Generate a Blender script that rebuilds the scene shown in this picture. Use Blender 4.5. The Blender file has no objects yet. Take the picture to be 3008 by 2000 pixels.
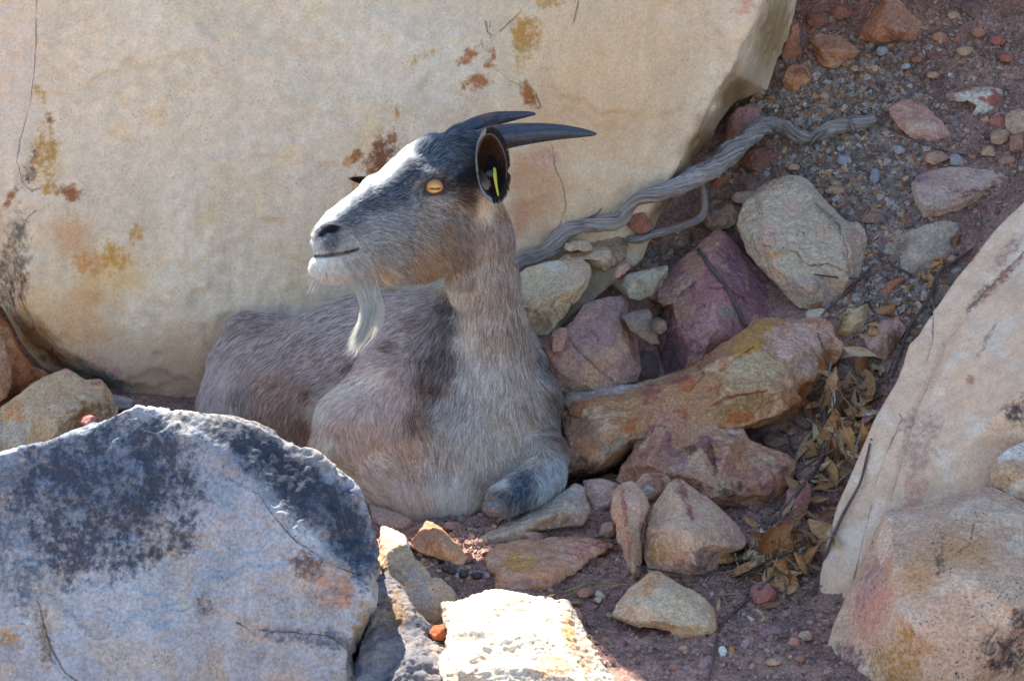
import bpy, math, random
import numpy as np
from mathutils import Vector, Matrix
from mathutils.geometry import delaunay_2d_cdt

# ---------------------------------------------------------------- camera, sky, sun, exposure
SC = bpy.context.scene
PITCH = math.radians(14.0)
CP, SP = math.cos(PITCH), math.sin(PITCH)
D0 = 7.0                       # metres from the lens to the goat
M = 0.0005                     # metres per photograph pixel at that distance
T0 = np.array((0.0, 0.0, 0.247))
FWD = np.array((0.0, CP, -SP)); UP = np.array((0.0, SP, CP)); RT = np.array((1.0, 0.0, 0.0))
CAM = T0 - FWD * D0

cam_d = bpy.data.cameras.new('camera')
cam = bpy.data.objects.new('camera', cam_d)
SC.collection.objects.link(cam)
cam.location = CAM
cam.rotation_euler = (math.pi / 2 - PITCH, 0, 0)
cam_d.sensor_width = 36.0
cam_d.sensor_fit = 'HORIZONTAL'
cam_d.lens = 36.0 * D0 / (3008 * M)
cam_d.clip_start = 0.1
cam_d.clip_end = 500
cam_d.dof.use_dof = True
cam_d.dof.focus_distance = D0 - 0.02
cam_d.dof.aperture_fstop = 20.0
SC.camera = cam
SC.render.resolution_x, SC.render.resolution_y = 1024, 680

SUN_AZ = math.radians(-23.0)   # measured from +Y towards +X: the sun stands behind the wall, to the left
SUN_EL = math.radians(50.0)
sun_dir = Vector((math.sin(SUN_AZ) * math.cos(SUN_EL), math.cos(SUN_AZ) * math.cos(SUN_EL), math.sin(SUN_EL)))
world = bpy.data.worlds.new('World'); SC.world = world; world.use_nodes = True
wn = world.node_tree.nodes; wl = world.node_tree.links
sky = wn.new('ShaderNodeTexSky'); sky.sky_type = 'NISHITA'; sky.sun_disc = False
sky.air_density = 1.0; sky.dust_density = 0.3; sky.ozone_density = 3.0
sky.sun_elevation = SUN_EL; sky.sun_rotation = SUN_AZ
bg = wn['Background']; bg.inputs['Strength'].default_value = 0.115
wl.new(sky.outputs['Color'], bg.inputs['Color'])
sun_d = bpy.data.lights.new('sun', 'SUN'); sun_d.energy = 5.0; sun_d.angle = math.radians(0.53)
sun_d.color = (1.0, 0.95, 0.87)
sun = bpy.data.objects.new('sun', sun_d); SC.collection.objects.link(sun)
sun.rotation_euler = sun_dir.to_track_quat('Z', 'Y').to_euler()
sun.location = (-3, 6, 6)
vs = SC.view_settings
vs.view_transform = 'Standard'; vs.look = 'None'; vs.gamma = 1.0; vs.use_curve_mapping = False
vs.exposure = 1.72
SC.cycles.max_bounces = 6; SC.cycles.diffuse_bounces = 4; SC.cycles.glossy_bounces = 2; SC.cycles.transmission_bounces = 4; SC.cycles.transparent_max_bounces = 4

# ---------------------------------------------------------------- helpers
def px2w(px, py, w):
    """photograph pixel + depth beyond the goat's plane (m) -> world point(s)"""
    px = np.asarray(px, float); py = np.asarray(py, float); w = np.asarray(w, float)
    k = M * (D0 + w) / D0
    return (T0 + FWD * w[..., None] + RT * ((px - 1504) * k)[..., None] + UP * ((1000 - py) * k)[..., None])

def w2px(p):
    q = np.asarray(p) - CAM
    d = q @ FWD
    k = M * d / D0
    return 1504 + (q @ RT) / k, 1000 - (q @ UP) / k, d - D0

def col(r, g, b):
    f = lambda c: (c / 255) / 12.92 if c / 255 <= 0.04045 else ((c / 255 + 0.055) / 1.055) ** 2.4
    return np.array((f(r), f(g), f(b)))

_rs = np.random.RandomState(7)
_perm = _rs.permutation(256).astype(np.int32); _perm = np.concatenate([_perm, _perm, _perm])
_grad = _rs.normal(size=(256, 3)).astype(np.float32); _grad /= np.linalg.norm(_grad, axis=1)[:, None]
def noise(p):
    p = np.asarray(p, np.float32)
    i = np.floor(p).astype(np.int32); f = p - i
    u = f * f * f * (f * (f * 6 - 15) + 10)
    i &= 255
    out = None
    def g(dx, dy, dz):
        h = _perm[_perm[_perm[(i[:, 0] + dx) & 255] + ((i[:, 1] + dy) & 255)] + ((i[:, 2] + dz) & 255)]
        gr = _grad[h]
        return gr[:, 0] * (f[:, 0] - dx) + gr[:, 1] * (f[:, 1] - dy) + gr[:, 2] * (f[:, 2] - dz)
    x, y, z = u[:, 0], u[:, 1], u[:, 2]
    a = g(0,0,0) * (1-x) + g(1,0,0) * x
    b = g(0,1,0) * (1-x) + g(1,1,0) * x
    c = g(0,0,1) * (1-x) + g(1,0,1) * x
    d = g(0,1,1) * (1-x) + g(1,1,1) * x
    return ((a*(1-y)+b*y)*(1-z) + (c*(1-y)+d*y)*z) * 1.5
def fbm(p, octv=3, gain=0.5):
    s = 0; a = 1.0; p = np.asarray(p, np.float32)
    for k in range(octv):
        s = s + a * noise(p + 17.3 * k); p = p * 2.03; a *= gain
    return s
def sstep(a, b, x):
    t = np.clip((x - a) / (b - a), 0, 1); return t * t * (3 - 2 * t)

LINK = SC.collection.objects.link
def mesh_obj(name, verts, faces, mat, parent=None, loc=None, smooth=True):
    verts = np.asarray(verts, float)
    if loc is None: loc = (0, 0, 0)
    me = bpy.data.meshes.new(name)
    me.from_pydata((verts - np.asarray(loc)).tolist() if len(verts) < 20000 else [tuple(v) for v in (verts - np.asarray(loc))], [], [tuple(int(i) for i in f) for f in faces] if not isinstance(faces, list) else faces)
    if smooth: me.shade_smooth()
    me.materials.append(mat)
    o = bpy.data.objects.new(name, me); LINK(o)
    o.location = loc
    if parent is not None:
        o.parent = parent; o.location = Vector(loc) - parent.location
    return o
def tag(o, label=None, cat=None, group=None, kind=None):
    if label: o['label'] = label
    if cat: o['category'] = cat
    if group: o['group'] = group
    if kind: o['kind'] = kind
    return o
def set_col(me, name, rgba):
    rgba = np.asarray(rgba, np.float32)
    if rgba.shape[1] == 3: rgba = np.concatenate([rgba, np.ones((len(rgba), 1), np.float32)], 1)
    at = me.attributes.new(name, 'FLOAT_COLOR', 'POINT')
    at.data.foreach_set('color', rgba.ravel())
def verts_of(me):
    a = np.empty(len(me.vertices) * 3, np.float32); me.vertices.foreach_get('co', a); return a.reshape(-1, 3)
def normals_of(me):
    a = np.empty(len(me.vertices) * 3, np.float32); me.vertex_normals.foreach_get('vector', a); return a.reshape(-1, 3)

# ---------------------------------------------------------------- materials
class NT:
    def __init__(s, name):
        s.m = bpy.data.materials.new(name); s.m.use_nodes = True
        s.n = s.m.node_tree.nodes; s.l = s.m.node_tree.links
        s.b = s.n['Principled BSDF']; s.out = s.n['Material Output']
    def new(s, t, **kw):
        n = s.n.new(t)
        for k, v in kw.items():
            if k in n.inputs: n.inputs[k].default_value = v
            else: setattr(n, k, v)
        return n
    def link(s, a, b): s.l.new(a, b)
    def noise(s, scale, detail=3, rough=0.55, vec=None, dist=0.0):
        n = s.new('ShaderNodeTexNoise', Scale=scale, Detail=detail, Roughness=rough, Distortion=dist)
        s.link(vec if vec is not None else s.coord(), n.inputs['Vector']); return n.outputs['Fac']
    def coord(s):
        if not hasattr(s, '_c'): s._c = s.new('ShaderNodeTexCoord').outputs['Object']
        return s._c
    def ramp(s, x, a, b, lo=0.0, hi=1.0):
        n = s.new('ShaderNodeMapRange', interpolation_type='SMOOTHSTEP')
        s.link(x, n.inputs[0]); n.inputs[1].default_value = a; n.inputs[2].default_value = b
        n.inputs[3].default_value = lo; n.inputs[4].default_value = hi
        return n.outputs[0]
    def math(s, op, a, b=None):
        n = s.new('ShaderNodeMath', operation=op)
        for i, v in enumerate((a, b)):
            if v is None: continue
            if isinstance(v, (int, float)): n.inputs[i].default_value = v
            else: s.link(v, n.inputs[i])
        return n.outputs[0]
    def mix(s, fac, a, b, mode='MIX'):
        n = s.new('ShaderNodeMix', data_type='RGBA', blend_type=mode)
        for sock, v in ((n.inputs[0], fac), (n.inputs[6], a), (n.inputs[7], b)):
            if hasattr(v, 'is_linked'): s.link(v, sock)
            elif isinstance(v, (int, float)): sock.default_value = v
            else: sock.default_value = (*v, 1)
        return n.outputs[2]
    def attr(s, name):
        return s.new('ShaderNodeAttribute', attribute_name=name)
    def bump(s, h, strength, dist, prev=None):
        n = s.new('ShaderNodeBump', Strength=strength, Distance=dist)
        s.link(h, n.inputs['Height'])
        if prev is not None: s.link(prev, n.inputs['Normal'])
        return n.outputs['Normal']

def rock_material(name, grain=0.18, speck=0.35, bump=0.5, coarse=60, speck_col=(0.06, 0.05, 0.045), rough=0.92, fine=230):
    t = NT(name)
    base = t.attr('tint').outputs['Color']
    st = t.attr('stain')
    # stain mask broken up by noise at two sizes
    k = t.math('ADD', st.outputs['Alpha'], t.math('MULTIPLY', t.math('SUBTRACT', t.noise(110, 5, 0.72), 0.5), 1.7))
    k = t.math('ADD', k, t.math('MULTIPLY', t.math('SUBTRACT', t.noise(26, 3, 0.6), 0.5), 0.7))
    k = t.ramp(k, 0.30, 0.88, 0.0, 0.92)
    k = t.math('MULTIPLY', k, t.ramp(st.outputs['Alpha'], 0.02, 0.25))
    c = t.mix(k, base, st.outputs['Color'])
    ck = t.new('ShaderNodeSeparateColor'); t.link(t.attr('crack').outputs['Color'], ck.inputs[0])
    cd_ = t.math('ABSOLUTE', t.math('ADD', ck.outputs[0], t.math('MULTIPLY', t.math('SUBTRACT', t.noise(90, 4, 0.7), 0.5), 12.0)))
    cwid = t.ramp(t.noise(22, 2, 0.5), 0.3, 0.7, 0.8, 4.5)
    line = t.math('MULTIPLY', t.math('SUBTRACT', 1.0, t.math('MINIMUM', t.math('DIVIDE', cd_, cwid), 1.0)), t.math('GREATER_THAN', ck.outputs[1], 0.5))
    line = t.math('MULTIPLY', line, t.ramp(t.noise(16, 3, 0.6), 0.36, 0.56, 0.15, 1.0))
    c = t.mix(t.math('MULTIPLY', line, 0.5), c, tuple(np.array(speck_col) * 0.8))
    # grain
    g1 = t.noise(fine, 4, 0.7)
    v = t.ramp(g1, 0.34, 0.66, 1 - grain, 1 + grain)
    c = t.mix(1.0, c, v, 'MULTIPLY') if False else c
    hs = t.new('ShaderNodeHueSaturation'); t.link(v, hs.inputs['Value']); t.link(c, hs.inputs['Color'])
    c = hs.outputs['Color']
    # dark specks
    s1 = t.ramp(t.noise(fine * 1.3, 2, 0.6), 0.58, 0.68)
    s2 = t.ramp(t.noise(28, 3, 0.6), 0.40, 0.62)
    c = t.mix(t.math('MULTIPLY', t.math('MULTIPLY', s1, s2), speck), c, speck_col)
    t.link(c, t.b.inputs['Base Color'])
    t.b.inputs['Roughness'].default_value = rough
    t.b.inputs['Specular IOR Level'].default_value = 0.25
    n = t.bump(t.noise(coarse, 5, 0.62, dist=0.4), bump, 0.004)
    rd = t.new('ShaderNodeTexNoise', noise_type='RIDGED_MULTIFRACTAL', Scale=coarse * 0.45, Detail=6, Roughness=0.6, Distortion=0.5)
    t.link(t.coord(), rd.inputs['Vector'])
    n = t.bump(rd.outputs['Fac'], bump * 0.55, -0.003, n)
    n = t.bump(t.noise(fine, 4, 0.7), bump * 0.9, 0.0014, n)
    n = t.bump(line, 0.9, -0.003, n)
    t.link(n, t.b.inputs['Normal'])
    return t.m

MAT = {}
MAT['stone'] = rock_material('sandstone', 0.24, 0.7, 0.85)
MAT['wall'] = rock_material('wall_sandstone', 0.10, 0.42, 0.55, coarse=50, speck_col=(0.20, 0.15, 0.11))
MAT['rough'] = rock_material('rough_sandstone', 0.26, 0.85, 1.0, coarse=80)
MAT['smooth'] = rock_material('smooth_sandstone', 0.10, 0.4, 0.32, coarse=34)
MAT['granite'] = rock_material('speckled_sandstone', 0.22, 1.0, 0.85, coarse=70, speck_col=(0.03, 0.03, 0.03), fine=200)
MAT['lichen'] = rock_material('lichened_sandstone', 0.20, 0.5, 0.8, coarse=70, speck_col=(0.03, 0.035, 0.045), fine=190)

# ---------------------------------------------------------------- terrain
SLOPE = math.tan(math.radians(33))
def soft(x, k=0.06):
    return k * np.logaddexp(0, x / k)
def terrain(x, y):
    x = np.asarray(x, float); y = np.asarray(y, float)
    t = sstep(-0.12, 0.22, x)
    start = 0.75 * (1 - t) + (0.03 + 0.11 * (1 - sstep(0.25, 0.5, x))) * t - 0.10 * sstep(0.3, 0.9, x)
    z = SLOPE * soft(y - start)
    z = z + 0.06 * sstep(0.0, 0.5, y) * (1 - t)
    z = z + 0.14 * np.minimum(y + 0.05, 0) * sstep(0.05, -0.4, y) * sstep(-4.0, -2.0, y) - 0.3 * sstep(-1.5, -4.0, y)
    z = z - 0.25 * sstep(0.0, -0.22, x) * sstep(-0.28, -0.5, y) * sstep(-3.0, -1.5, y)
    # unseen steep bank, added to keep the sun off the right-hand rocks
    z = z + 3.8 * sstep(1.05, 2.1, y) * sstep(-0.25, 0.15, x)
    return z
def ground_w(px, py):
    ws = np.arange(-1.6, 3.0, 0.004)
    p = px2w(np.full_like(ws, px), np.full_like(ws, py), ws)
    hit = p[:, 2] < terrain(p[:, 0], p[:, 1])
    i = int(np.argmax(hit)) if hit.any() else len(ws) - 1
    return float(ws[i])
def ground_pt(px, py):
    return px2w(px, py, ground_w(px, py))

def build_ground():
    def axis(lo, hi, step, far):
        a = list(np.arange(lo, hi, step)); s = step
        v = hi
        while v < far: a.append(v); s *= 1.35; v += s
        s = step; v = lo - step
        left = []
        while v > -far: left.append(v); s *= 1.35; v -= s
        return np.array(left[::-1] + a)
    xs = axis(-0.5, 1.15, 0.005, 120); ys = axis(-0.9, 1.35, 0.005, 120)
    X, Y = np.meshgrid(xs, ys, indexing='ij')
    Z = terrain(X, Y)
    P = np.stack([X.ravel(), Y.ravel(), Z.ravel()], 1)
    near = np.exp(-np.maximum(0, np.hypot(P[:, 0], P[:, 1]) - 2.0) / 2)
    Q = P * np.array((1, 1, 1))
    P[:, 2] += (0.010 * fbm(Q * 9, 4) + 0.006 * np.abs(noise(Q * 38)) + 0.004 * noise(Q * 90)) * (0.3 + 0.7 * near)
    P[:, 2] += 0.25 * fbm(Q * 0.5 + 3, 3) * (1 - near)
    nx, ny = X.shape
    idx = np.arange(nx * ny).reshape(nx, ny)
    F = np.stack([idx[:-1, :-1], idx[1:, :-1], idx[1:, 1:], idx[:-1, 1:]], -1).reshape(-1, 4)
    t = NT('dry_soil')
    a = t.attr('tint').outputs['Color']
    g = t.noise(160, 5, 0.7); hs = t.new('ShaderNodeHueSaturation')
    t.link(t.ramp(g, 0.25, 0.75, 0.6, 1.45), hs.inputs['Value']); t.link(a, hs.inputs['Color'])
    c = t.mix(t.ramp(t.noise(320, 2, 0.5), 0.60, 0.68, 0, 0.5), hs.outputs['Color'], col(190, 180, 175))
    c = t.mix(t.ramp(t.noise(240, 2, 0.5, dist=1.0), 0.58, 0.68, 0, 0.6), c, col(60, 48, 45))
    t.link(c, t.b.inputs['Base Color']); t.b.inputs['Roughness'].default_value = 0.95
    t.b.inputs['Specular IOR Level'].default_value = 0.2
    n = t.bump(t.noise(70, 5, 0.65), 0.8, 0.006); n = t.bump(g, 0.8, 0.003, n)
    t.link(n, t.b.inputs['Normal'])
    o = mesh_obj('ground', P, F.tolist(), t.m)
    m1 = np.clip(0.5 + 0.9 * fbm(P * 5 + 9, 3), 0, 1)[:, None]
    m2 = np.clip(0.5 + 1.2 * fbm(P * 14 + 2, 3), 0, 1)[:, None]
    c1 = col(176, 138, 118) * m1 + col(154, 120, 106) * (1 - m1)
    c1 = c1 * (0.8 + 0.4 * m2)
    far = (1 - near)[:, None]
    c1 = c1 * (1 - far) + col(116, 110, 98) * far          # unseen ground away from the rocks, darkened to cut its bounce light
    # reddish earth bank at the top
    bank = (sstep(0.75, 0.95, P[:, 1]) * sstep(0.2, 0.4, P[:, 0]))[:, None]
    c1 = c1 * (1 - bank * 0.8) + col(150, 98, 76) * bank * 0.8
    set_col(o.data, 'tint', c1 ** 1.12)
    tag(o, kind='structure')
    return o

# ---------------------------------------------------------------- rocks
RNG = random.Random(11)
def poly_dist(px, py, line):
    d = np.full(len(px), 1e9)
    for (x0, y0), (x1, y1) in zip(line[:-1], line[1:]):
        vx, vy = x1 - x0, y1 - y0
        t = np.clip(((px - x0) * vx + (py - y0) * vy) / (vx * vx + vy * vy + 1e-9), 0, 1)
        d = np.minimum(d, np.hypot(px - x0 - t * vx, py - y0 - t * vy))
    return d

def rock(name, label, outline, pal, w=None, contact=None, lean=0.5, thick=None, ridges=(), bulge=None, voxel=0.0024,
         mat='stone', amp=1.0, stains=(), cracks=(), jitter=1.0, cat='rock', group=None, back=0.8, seed=None, dw=0.0, strata=None, nscale=1.0,
         push=None, mottle=1.0, cuts=16, cutd=0.10):
    """A stone from its seen outline (photograph pixels) with its own distance, relief towards the viewer and thickness behind."""
    if ridges and cuts == 16:
        cuts, cutd = 5, 0.035; ridges = [[(p[0], p[1], p[2] * 1.5) for p in r_] for r_ in ridges]
    rng = random.Random(seed if seed is not None else hash(label) % 9973 if False else sum(map(ord, label)))
    pts = [(p[0], p[1], p[2] if len(p) > 2 else 0.0) for p in outline]
    xs = [p[0] for p in pts]; ys = [p[1] for p in pts]
    if contact is None: contact = max(pts, key=lambda p: p[1])[:2]
    if w is None: w = ground_w(*contact)
    w += dw - 0.012
    size = math.sqrt(max(1.0, (max(xs) - min(xs)) * (max(ys) - min(ys))))          # px
    # broken edges: extra points with small offsets
    ring = []
    n = len(pts)
    for i in range(n):
        a, b = pts[i], pts[(i + 1) % n]
        L = math.hypot(b[0] - a[0], b[1] - a[1])
        k = max(1, int(L / max(18, size * 0.12)))
        for j in range(k):
            t = j / k
            off = 0 if j == 0 else rng.uniform(-1, 1) * min(5, 0.06 * L) * jitter
            nx_, ny_ = -(b[1] - a[1]) / (L + 1e-6), (b[0] - a[0]) / (L + 1e-6)
            ring.append((a[0] + (b[0] - a[0]) * t + nx_ * off, a[1] + (b[1] - a[1]) * t + ny_ * off, a[2] + (b[2] - a[2]) * t))
    inner = []; edges = []
    for rd in ridges:
        for j, p in enumerate(rd):
            inner.append(p)
            if j: edges.append((len(ring) + len(inner) - 2, len(ring) + len(inner) - 1))
    cx, cy = sum(xs) / n, sum(ys) / n
    if not ridges:
        bl = bulge if bulge is not None else 0.15 * size * M
        m_ = rng.choice((5, 6, 7)); a0 = rng.uniform(0, 6.28); first = len(inner)
        for q in range(m_):
            e = ring[int((a0 / 6.28 + (q + rng.uniform(-.25, .25)) / m_) * len(ring)) % len(ring)]
            r = rng.uniform(0.58, 0.86)
            inner.append((cx + (e[0] - cx) * r, cy + (e[1] - cy) * r, bl * rng.uniform(0.55, 1.15)))
        inner.append((cx + rng.uniform(-.1, .1) * size, cy + rng.uniform(-.1, .1) * size, bl * rng.uniform(.8, 1.3)))
    v2 = [Vector((p[0], -p[1])) for p in ring] + [Vector((p[0], -p[1])) for p in inner]
    nr = len(ring)
    ed = [(i, (i + 1) % nr) for i in range(nr)] + edges
    ov, oe, of, orig_v, _, _ = delaunay_2d_cdt(v2, ed, [], 1, 1e-4)
    V = []
    for q, v in enumerate(ov):
        src = orig_v[q]
        if src:
            s = src[0]
            dz = ring[s][2] if s < nr else -inner[s - nr][2]
        else:                       # where two ridge lines cross: take the relief of the nearest ridge points
            nb = sorted(inner, key=lambda p_: (p_[0] - v.x) ** 2 + (p_[1] + v.y) ** 2)[:3]
            dz = -sum(p_[2] for p_ in nb) / max(1, len(nb))
        V.append((v.x, -v.y, w + dz + lean * (contact[1] - (-v.y)) * M))
    V = np.array(V)
    # boundary edges of the cap
    cnt = {}
    for f in of:
        for a, b in zip(f, f[1:] + f[:1]) if isinstance(f, list) else zip(f, tuple(f[1:]) + (f[0],)):
            cnt[(a, b)] = cnt.get((a, b), 0) + 1
    bnd = [(a, b) for (a, b) in cnt if (b, a) not in cnt]
    if thick is None: thick = 0.55 * size * M
    nv = len(V)
    front = px2w(V[:, 0], V[:, 1], V[:, 2])
    cc = np.array((cx, cy))
    def layer(sc, dz):
        xy = cc + (V[:, :2] - cc) * sc
        wplane = w + lean * (contact[1] - xy[:, 1]) * M
        return px2w(xy[:, 0], xy[:, 1], np.maximum(wplane, V[:, 2] if sc > 0.97 else wplane) + dz)
    mid = layer(0.985, thick * 0.5); bk = layer(back, thick)
    if push is not None:
        bk = bk + np.asarray(push) * thick; mid = mid + np.asarray(push) * thick * 0.5
    faces = [tuple(f) for f in of]
    allv = np.concatenate([front, mid, bk])
    for a, b in bnd:
        faces.append((b, a, a + nv, b + nv))
        faces.append((b + nv, a + nv, a + 2 * nv, b + 2 * nv))
    faces += [tuple(i + 2 * nv for i in reversed(f)) for f in of]
    loc = px2w(contact[0], contact[1], w)
    me = bpy.data.meshes.new(name)
    me.from_pydata([tuple(v) for v in allv - loc], [], faces)
    o = bpy.data.objects.new(name, me); LINK(o)
    md = o.modifiers.new('remesh', 'REMESH'); md.mode = 'VOXEL'; md.voxel_size = voxel
    dg = bpy.context.evaluated_depsgraph_get()
    me2 = bpy.data.meshes.new_from_object(o.evaluated_get(dg))
    o.modifiers.clear(); o.data = me2; bpy.data.meshes.remove(me); me2.name = name
    o.location = loc
    P = verts_of(me2) + loc; N = normals_of(me2)
    s = nscale
    sm = min(1.0, size * M / 0.12)
    so = np.array((rng.uniform(-50, 50), rng.uniform(-50, 50), rng.uniform(-50, 50)))
    # broken planes: shave the stone flat along random planes that face outwards
    S_ = min(size * M, 0.22)
    for q in range(cuts):
        nn = -FWD * 0.8 + UP * 0.25 + np.array([rng.gauss(0, 0.75) for _ in range(3)])
        nn /= np.linalg.norm(nn)
        if nn @ -FWD < 0.2: continue
        h = P @ nn
        lim = np.percentile(h, rng.uniform(90, 98)) - 0.0
        lim = max(lim, h.max() - cutd * S_ * rng.uniform(0.6, 2.2))
        P = P - nn * np.maximum(0, h - lim)[:, None]
    if cuts:
        me2.vertices.foreach_set('co', (P - loc).astype(np.float32).ravel()); me2.update(); N = normals_of(me2)
    d = 0.0030 * sm * fbm(P * 14 * s / max(sm, 0.5) + so, 3) + 0.0034 * (sm ** 0.5) * (0.35 - np.abs(fbm(P * 38 * s + so, 4, 0.6))) + 0.0012 * noise(P * 130 + so)
    if strata is not None:
        sd = np.asarray(strata[:3], float); sd /= np.linalg.norm(sd)
        q = P @ sd * strata[3] + 0.35 * fbm(P * 12 + so, 2)
        d = d + strata[4] * (np.abs((q % 1.0) - 0.5) * 2 - 0.5) * np.clip(0.5 + 1.5 * noise(P * 10 + so + 5), 0, 1)
    d = d * amp
    X, Y, _ = w2px(P)
    nx1 = fbm(P * 40 + so + 31, 2); ny1 = fbm(P * 40 + so + 67, 2)
    tint = palette(P, so, pal, mottle, 1 / max(0.35, sm))
    stain = np.zeros((len(P), 4), np.float32); stain[:, :3] = tint
    for (sx, sy, rx, ry, rot, c, k) in stains:
        ca, sa = math.cos(math.radians(rot)), math.sin(math.radians(rot)); ja = min(16, 0.5 * min(rx, ry)); jx = X + ja * nx1; jy = Y + ja * ny1
        ux = ((jx - sx) * ca + (jy - sy) * sa) / rx; uy = (-(jx - sx) * sa + (jy - sy) * ca) / ry
        rr = np.sqrt(ux * ux + uy * uy)
        if k < 0.45: a = np.clip(1.35 - rr, 0, 1) * k
        else: a = np.clip(np.minimum(0.5 + (1 - rr) * 0.55, 0.30 + 0.62 * k), 0, 1)
        if k < 0.45:        # soft tinge straight into the base colour
            f = (a / max(k, 1e-6)) [:, None] * min(1, k * 2)
            tint = tint * (1 - f) + np.asarray(c) * f
            up = stain[:, 3] < 0.02
            stain[up, :3] = np.asarray(c)
        else:
            up = a > stain[:, 3]
            stain[up, :3] = np.asarray(c); stain[up, 3] = a[up]
    if mat in ('wall', 'lichen'):       # rain streaks and shallow flake scars
        sv = fbm(P * np.array((42, 42, 6.5)) + so, 3)
        tint = tint * (1 + (.07 if mat == 'wall' else .12) * sv)[:, None]
        stain[:, 3] += np.where(stain[:, 3] > .06, .22 * sv, 0)
        fl_ = fbm(P * (5 if mat == 'wall' else 8) + so + 12, 4, .55)
        d = d + .0022 * np.tanh((fl_ - .12) / .018) + .0016 * np.tanh((fl_ + .22) / .015)
        tint = tint * (1 + .022 * np.tanh((fl_ - .12) / .03))[:, None]
    crk = np.zeros((len(P), 4), np.float32); crk[:, 0] = 15; best = np.full(len(P), 1e9)
    for (line, wd, dep) in cracks:
        for (x0, y0), (x1, y1) in zip(line[:-1], line[1:]):
            vx, vy = x1 - x0, y1 - y0; L = math.hypot(vx, vy)
            t_ = ((X - x0) * vx + (Y - y0) * vy) / (L * L)
            tc = np.clip(t_, 0, 1)
            q = np.hypot(X - x0 - tc * vx, Y - y0 - tc * vy)
            sg = ((X - x0) * vy - (Y - y0) * vx) / L
            ok = (q < best) & (q < 16)
            best[ok] = q[ok]; crk[ok, 0] = (np.sign(sg) * q)[ok]; crk[ok, 1] = np.clip((15 - q[ok]) / 7, 0, 1)
            end = ok & ((t_ < -3 / L) | (t_ > 1 + 3 / L)); crk[end, 1] = np.minimum(crk[end, 1], .9)
        q = poly_dist(X, Y, line); g = np.exp(-(q / (wd * 1.6)) ** 2)
        xs_ = np.array([p_[0] for p_ in line]); 
        d = d - dep * .35 * g
        near_ = (best < 16) & (np.abs(np.abs(crk[:, 0]) - q) < 1e-3)
        d = d + np.where(near_, dep * .45 * np.tanh(crk[:, 0] / 3.5) * np.clip(1 - q / 16, 0, 1), 0)
        # nothing beyond the two ends
        for (ex, ey), (fx, fy) in ((line[0], line[1]), (line[-1], line[-2])):
            far_ = ((X - ex) * (fx - ex) + (Y - ey) * (fy - ey) < 0) & (np.hypot(X - ex, Y - ey) < 20)
            crk[far_, 1] = 0
    P2 = verts_of(me2) + N * d[:, None]
    me2.vertices.foreach_set('co', P2.astype(np.float32).ravel()); me2.update()
    set_col(me2, 'tint', tint); set_col(me2, 'stain', stain)
    if cracks: set_col(me2, 'crack', crk)
    me2.materials.clear(); me2.materials.append(MAT[mat]); me2.shade_smooth()
    tag(o, label, cat, group)
    return o

def palette(P, so, pal, mottle=1.0, fs=1.0):
    m = np.clip(0.5 + 0.9 * mottle * fbm(P * 9 * fs + so, 3), 0, 1)[:, None]
    m = m * m * (3 - 2 * m)
    c = pal[0] * m + pal[1] * (1 - m)
    if len(pal) > 2:
        k = sstep(0.12, 0.45, fbm(P * 16 * fs + so + 40, 3) * mottle)[:, None]
        c = c * (1 - k) + pal[2] * k
    if len(pal) > 3:
        k = sstep(0.25, 0.5, fbm(P * 24 * fs + so + 80, 3) * mottle)[:, None]
        c = c * (1 - k) + pal[3] * k
    c = c * (1 + 0.12 * fbm(P * 60 + so, 2))[:, None]
    return np.clip(c, .004, 1) ** 1.07
build_ground()

OCH = col(196, 140, 62); RUST = col(150, 84, 38); ORG = col(205, 140, 80); DKB = col(92, 66, 52); RED = col(158, 92, 76); PNK = col(205, 150, 125)
GRY = col(120, 116, 112); BLK = col(46, 48, 54)
# --- the great pale boulder behind the goat
wall_out = [(-1100, -450, .10), (-700, -465, .1), (-250, -450), (300, -440), (800, -450), (838, -460), (846, -700), (854, -1900), (1400, -2250), (2100, -2250), (2640, -2000, .2),  # unseen stepped top, its outline invented to steer the shadow edge
            (2450, -450, .30), (2335, 0, .32), (2300, 140, .30), (2262, 268, .26), (2165, 305, .22), (2110, 370, .17), (2060, 432, .13), (1985, 540, .07), (1925, 640, .03),
            (1880, 760), (1780, 840), (1650, 960), (1450, 1150), (1150, 1330), (900, 1380), (600, 1360, .02), (430, 1270, .05), (260, 1165, .10), (130, 1095, .13), (60, 1015, .12), (0, 905, .10),
            (-120, 850, .1), (-500, 860, .15), (-1000, 900, .2)]
wall_rdg = [[(1905, 655, .012), (1950, 575, .02), (1990, 505, .02), (2045, 400, .02), (2085, 300, .02), (2150, 215, .02), (2185, 110, .02), (2235, 0, .02), (2300, -300, .02), (2360, -1500, .02)],
            [(116, -440, .035), (112, -40, .035), (106, 120, .035), (98, 250, .035), (78, 350, .032), (56, 440, .03), (60, 560, .028), (40, 700, .02)],
            [(-100, 100, .0), (-80, 500, .0)],
            [(90, 900, .015), (190, 1010, .02), (320, 1090, .02), (480, 1160, .02), (700, 1230, .02), (1000, 1220, .01)],
            [(600, 500, .05), (900, 300, .055), (1300, 300, .05), (1600, 250, .04)], [(1620, 430, .03), (1640, 520, .04), (1662, 610, .035), (1630, 720, .02)], [(500, 850, .055), (250, 650, .04)]]
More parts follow.
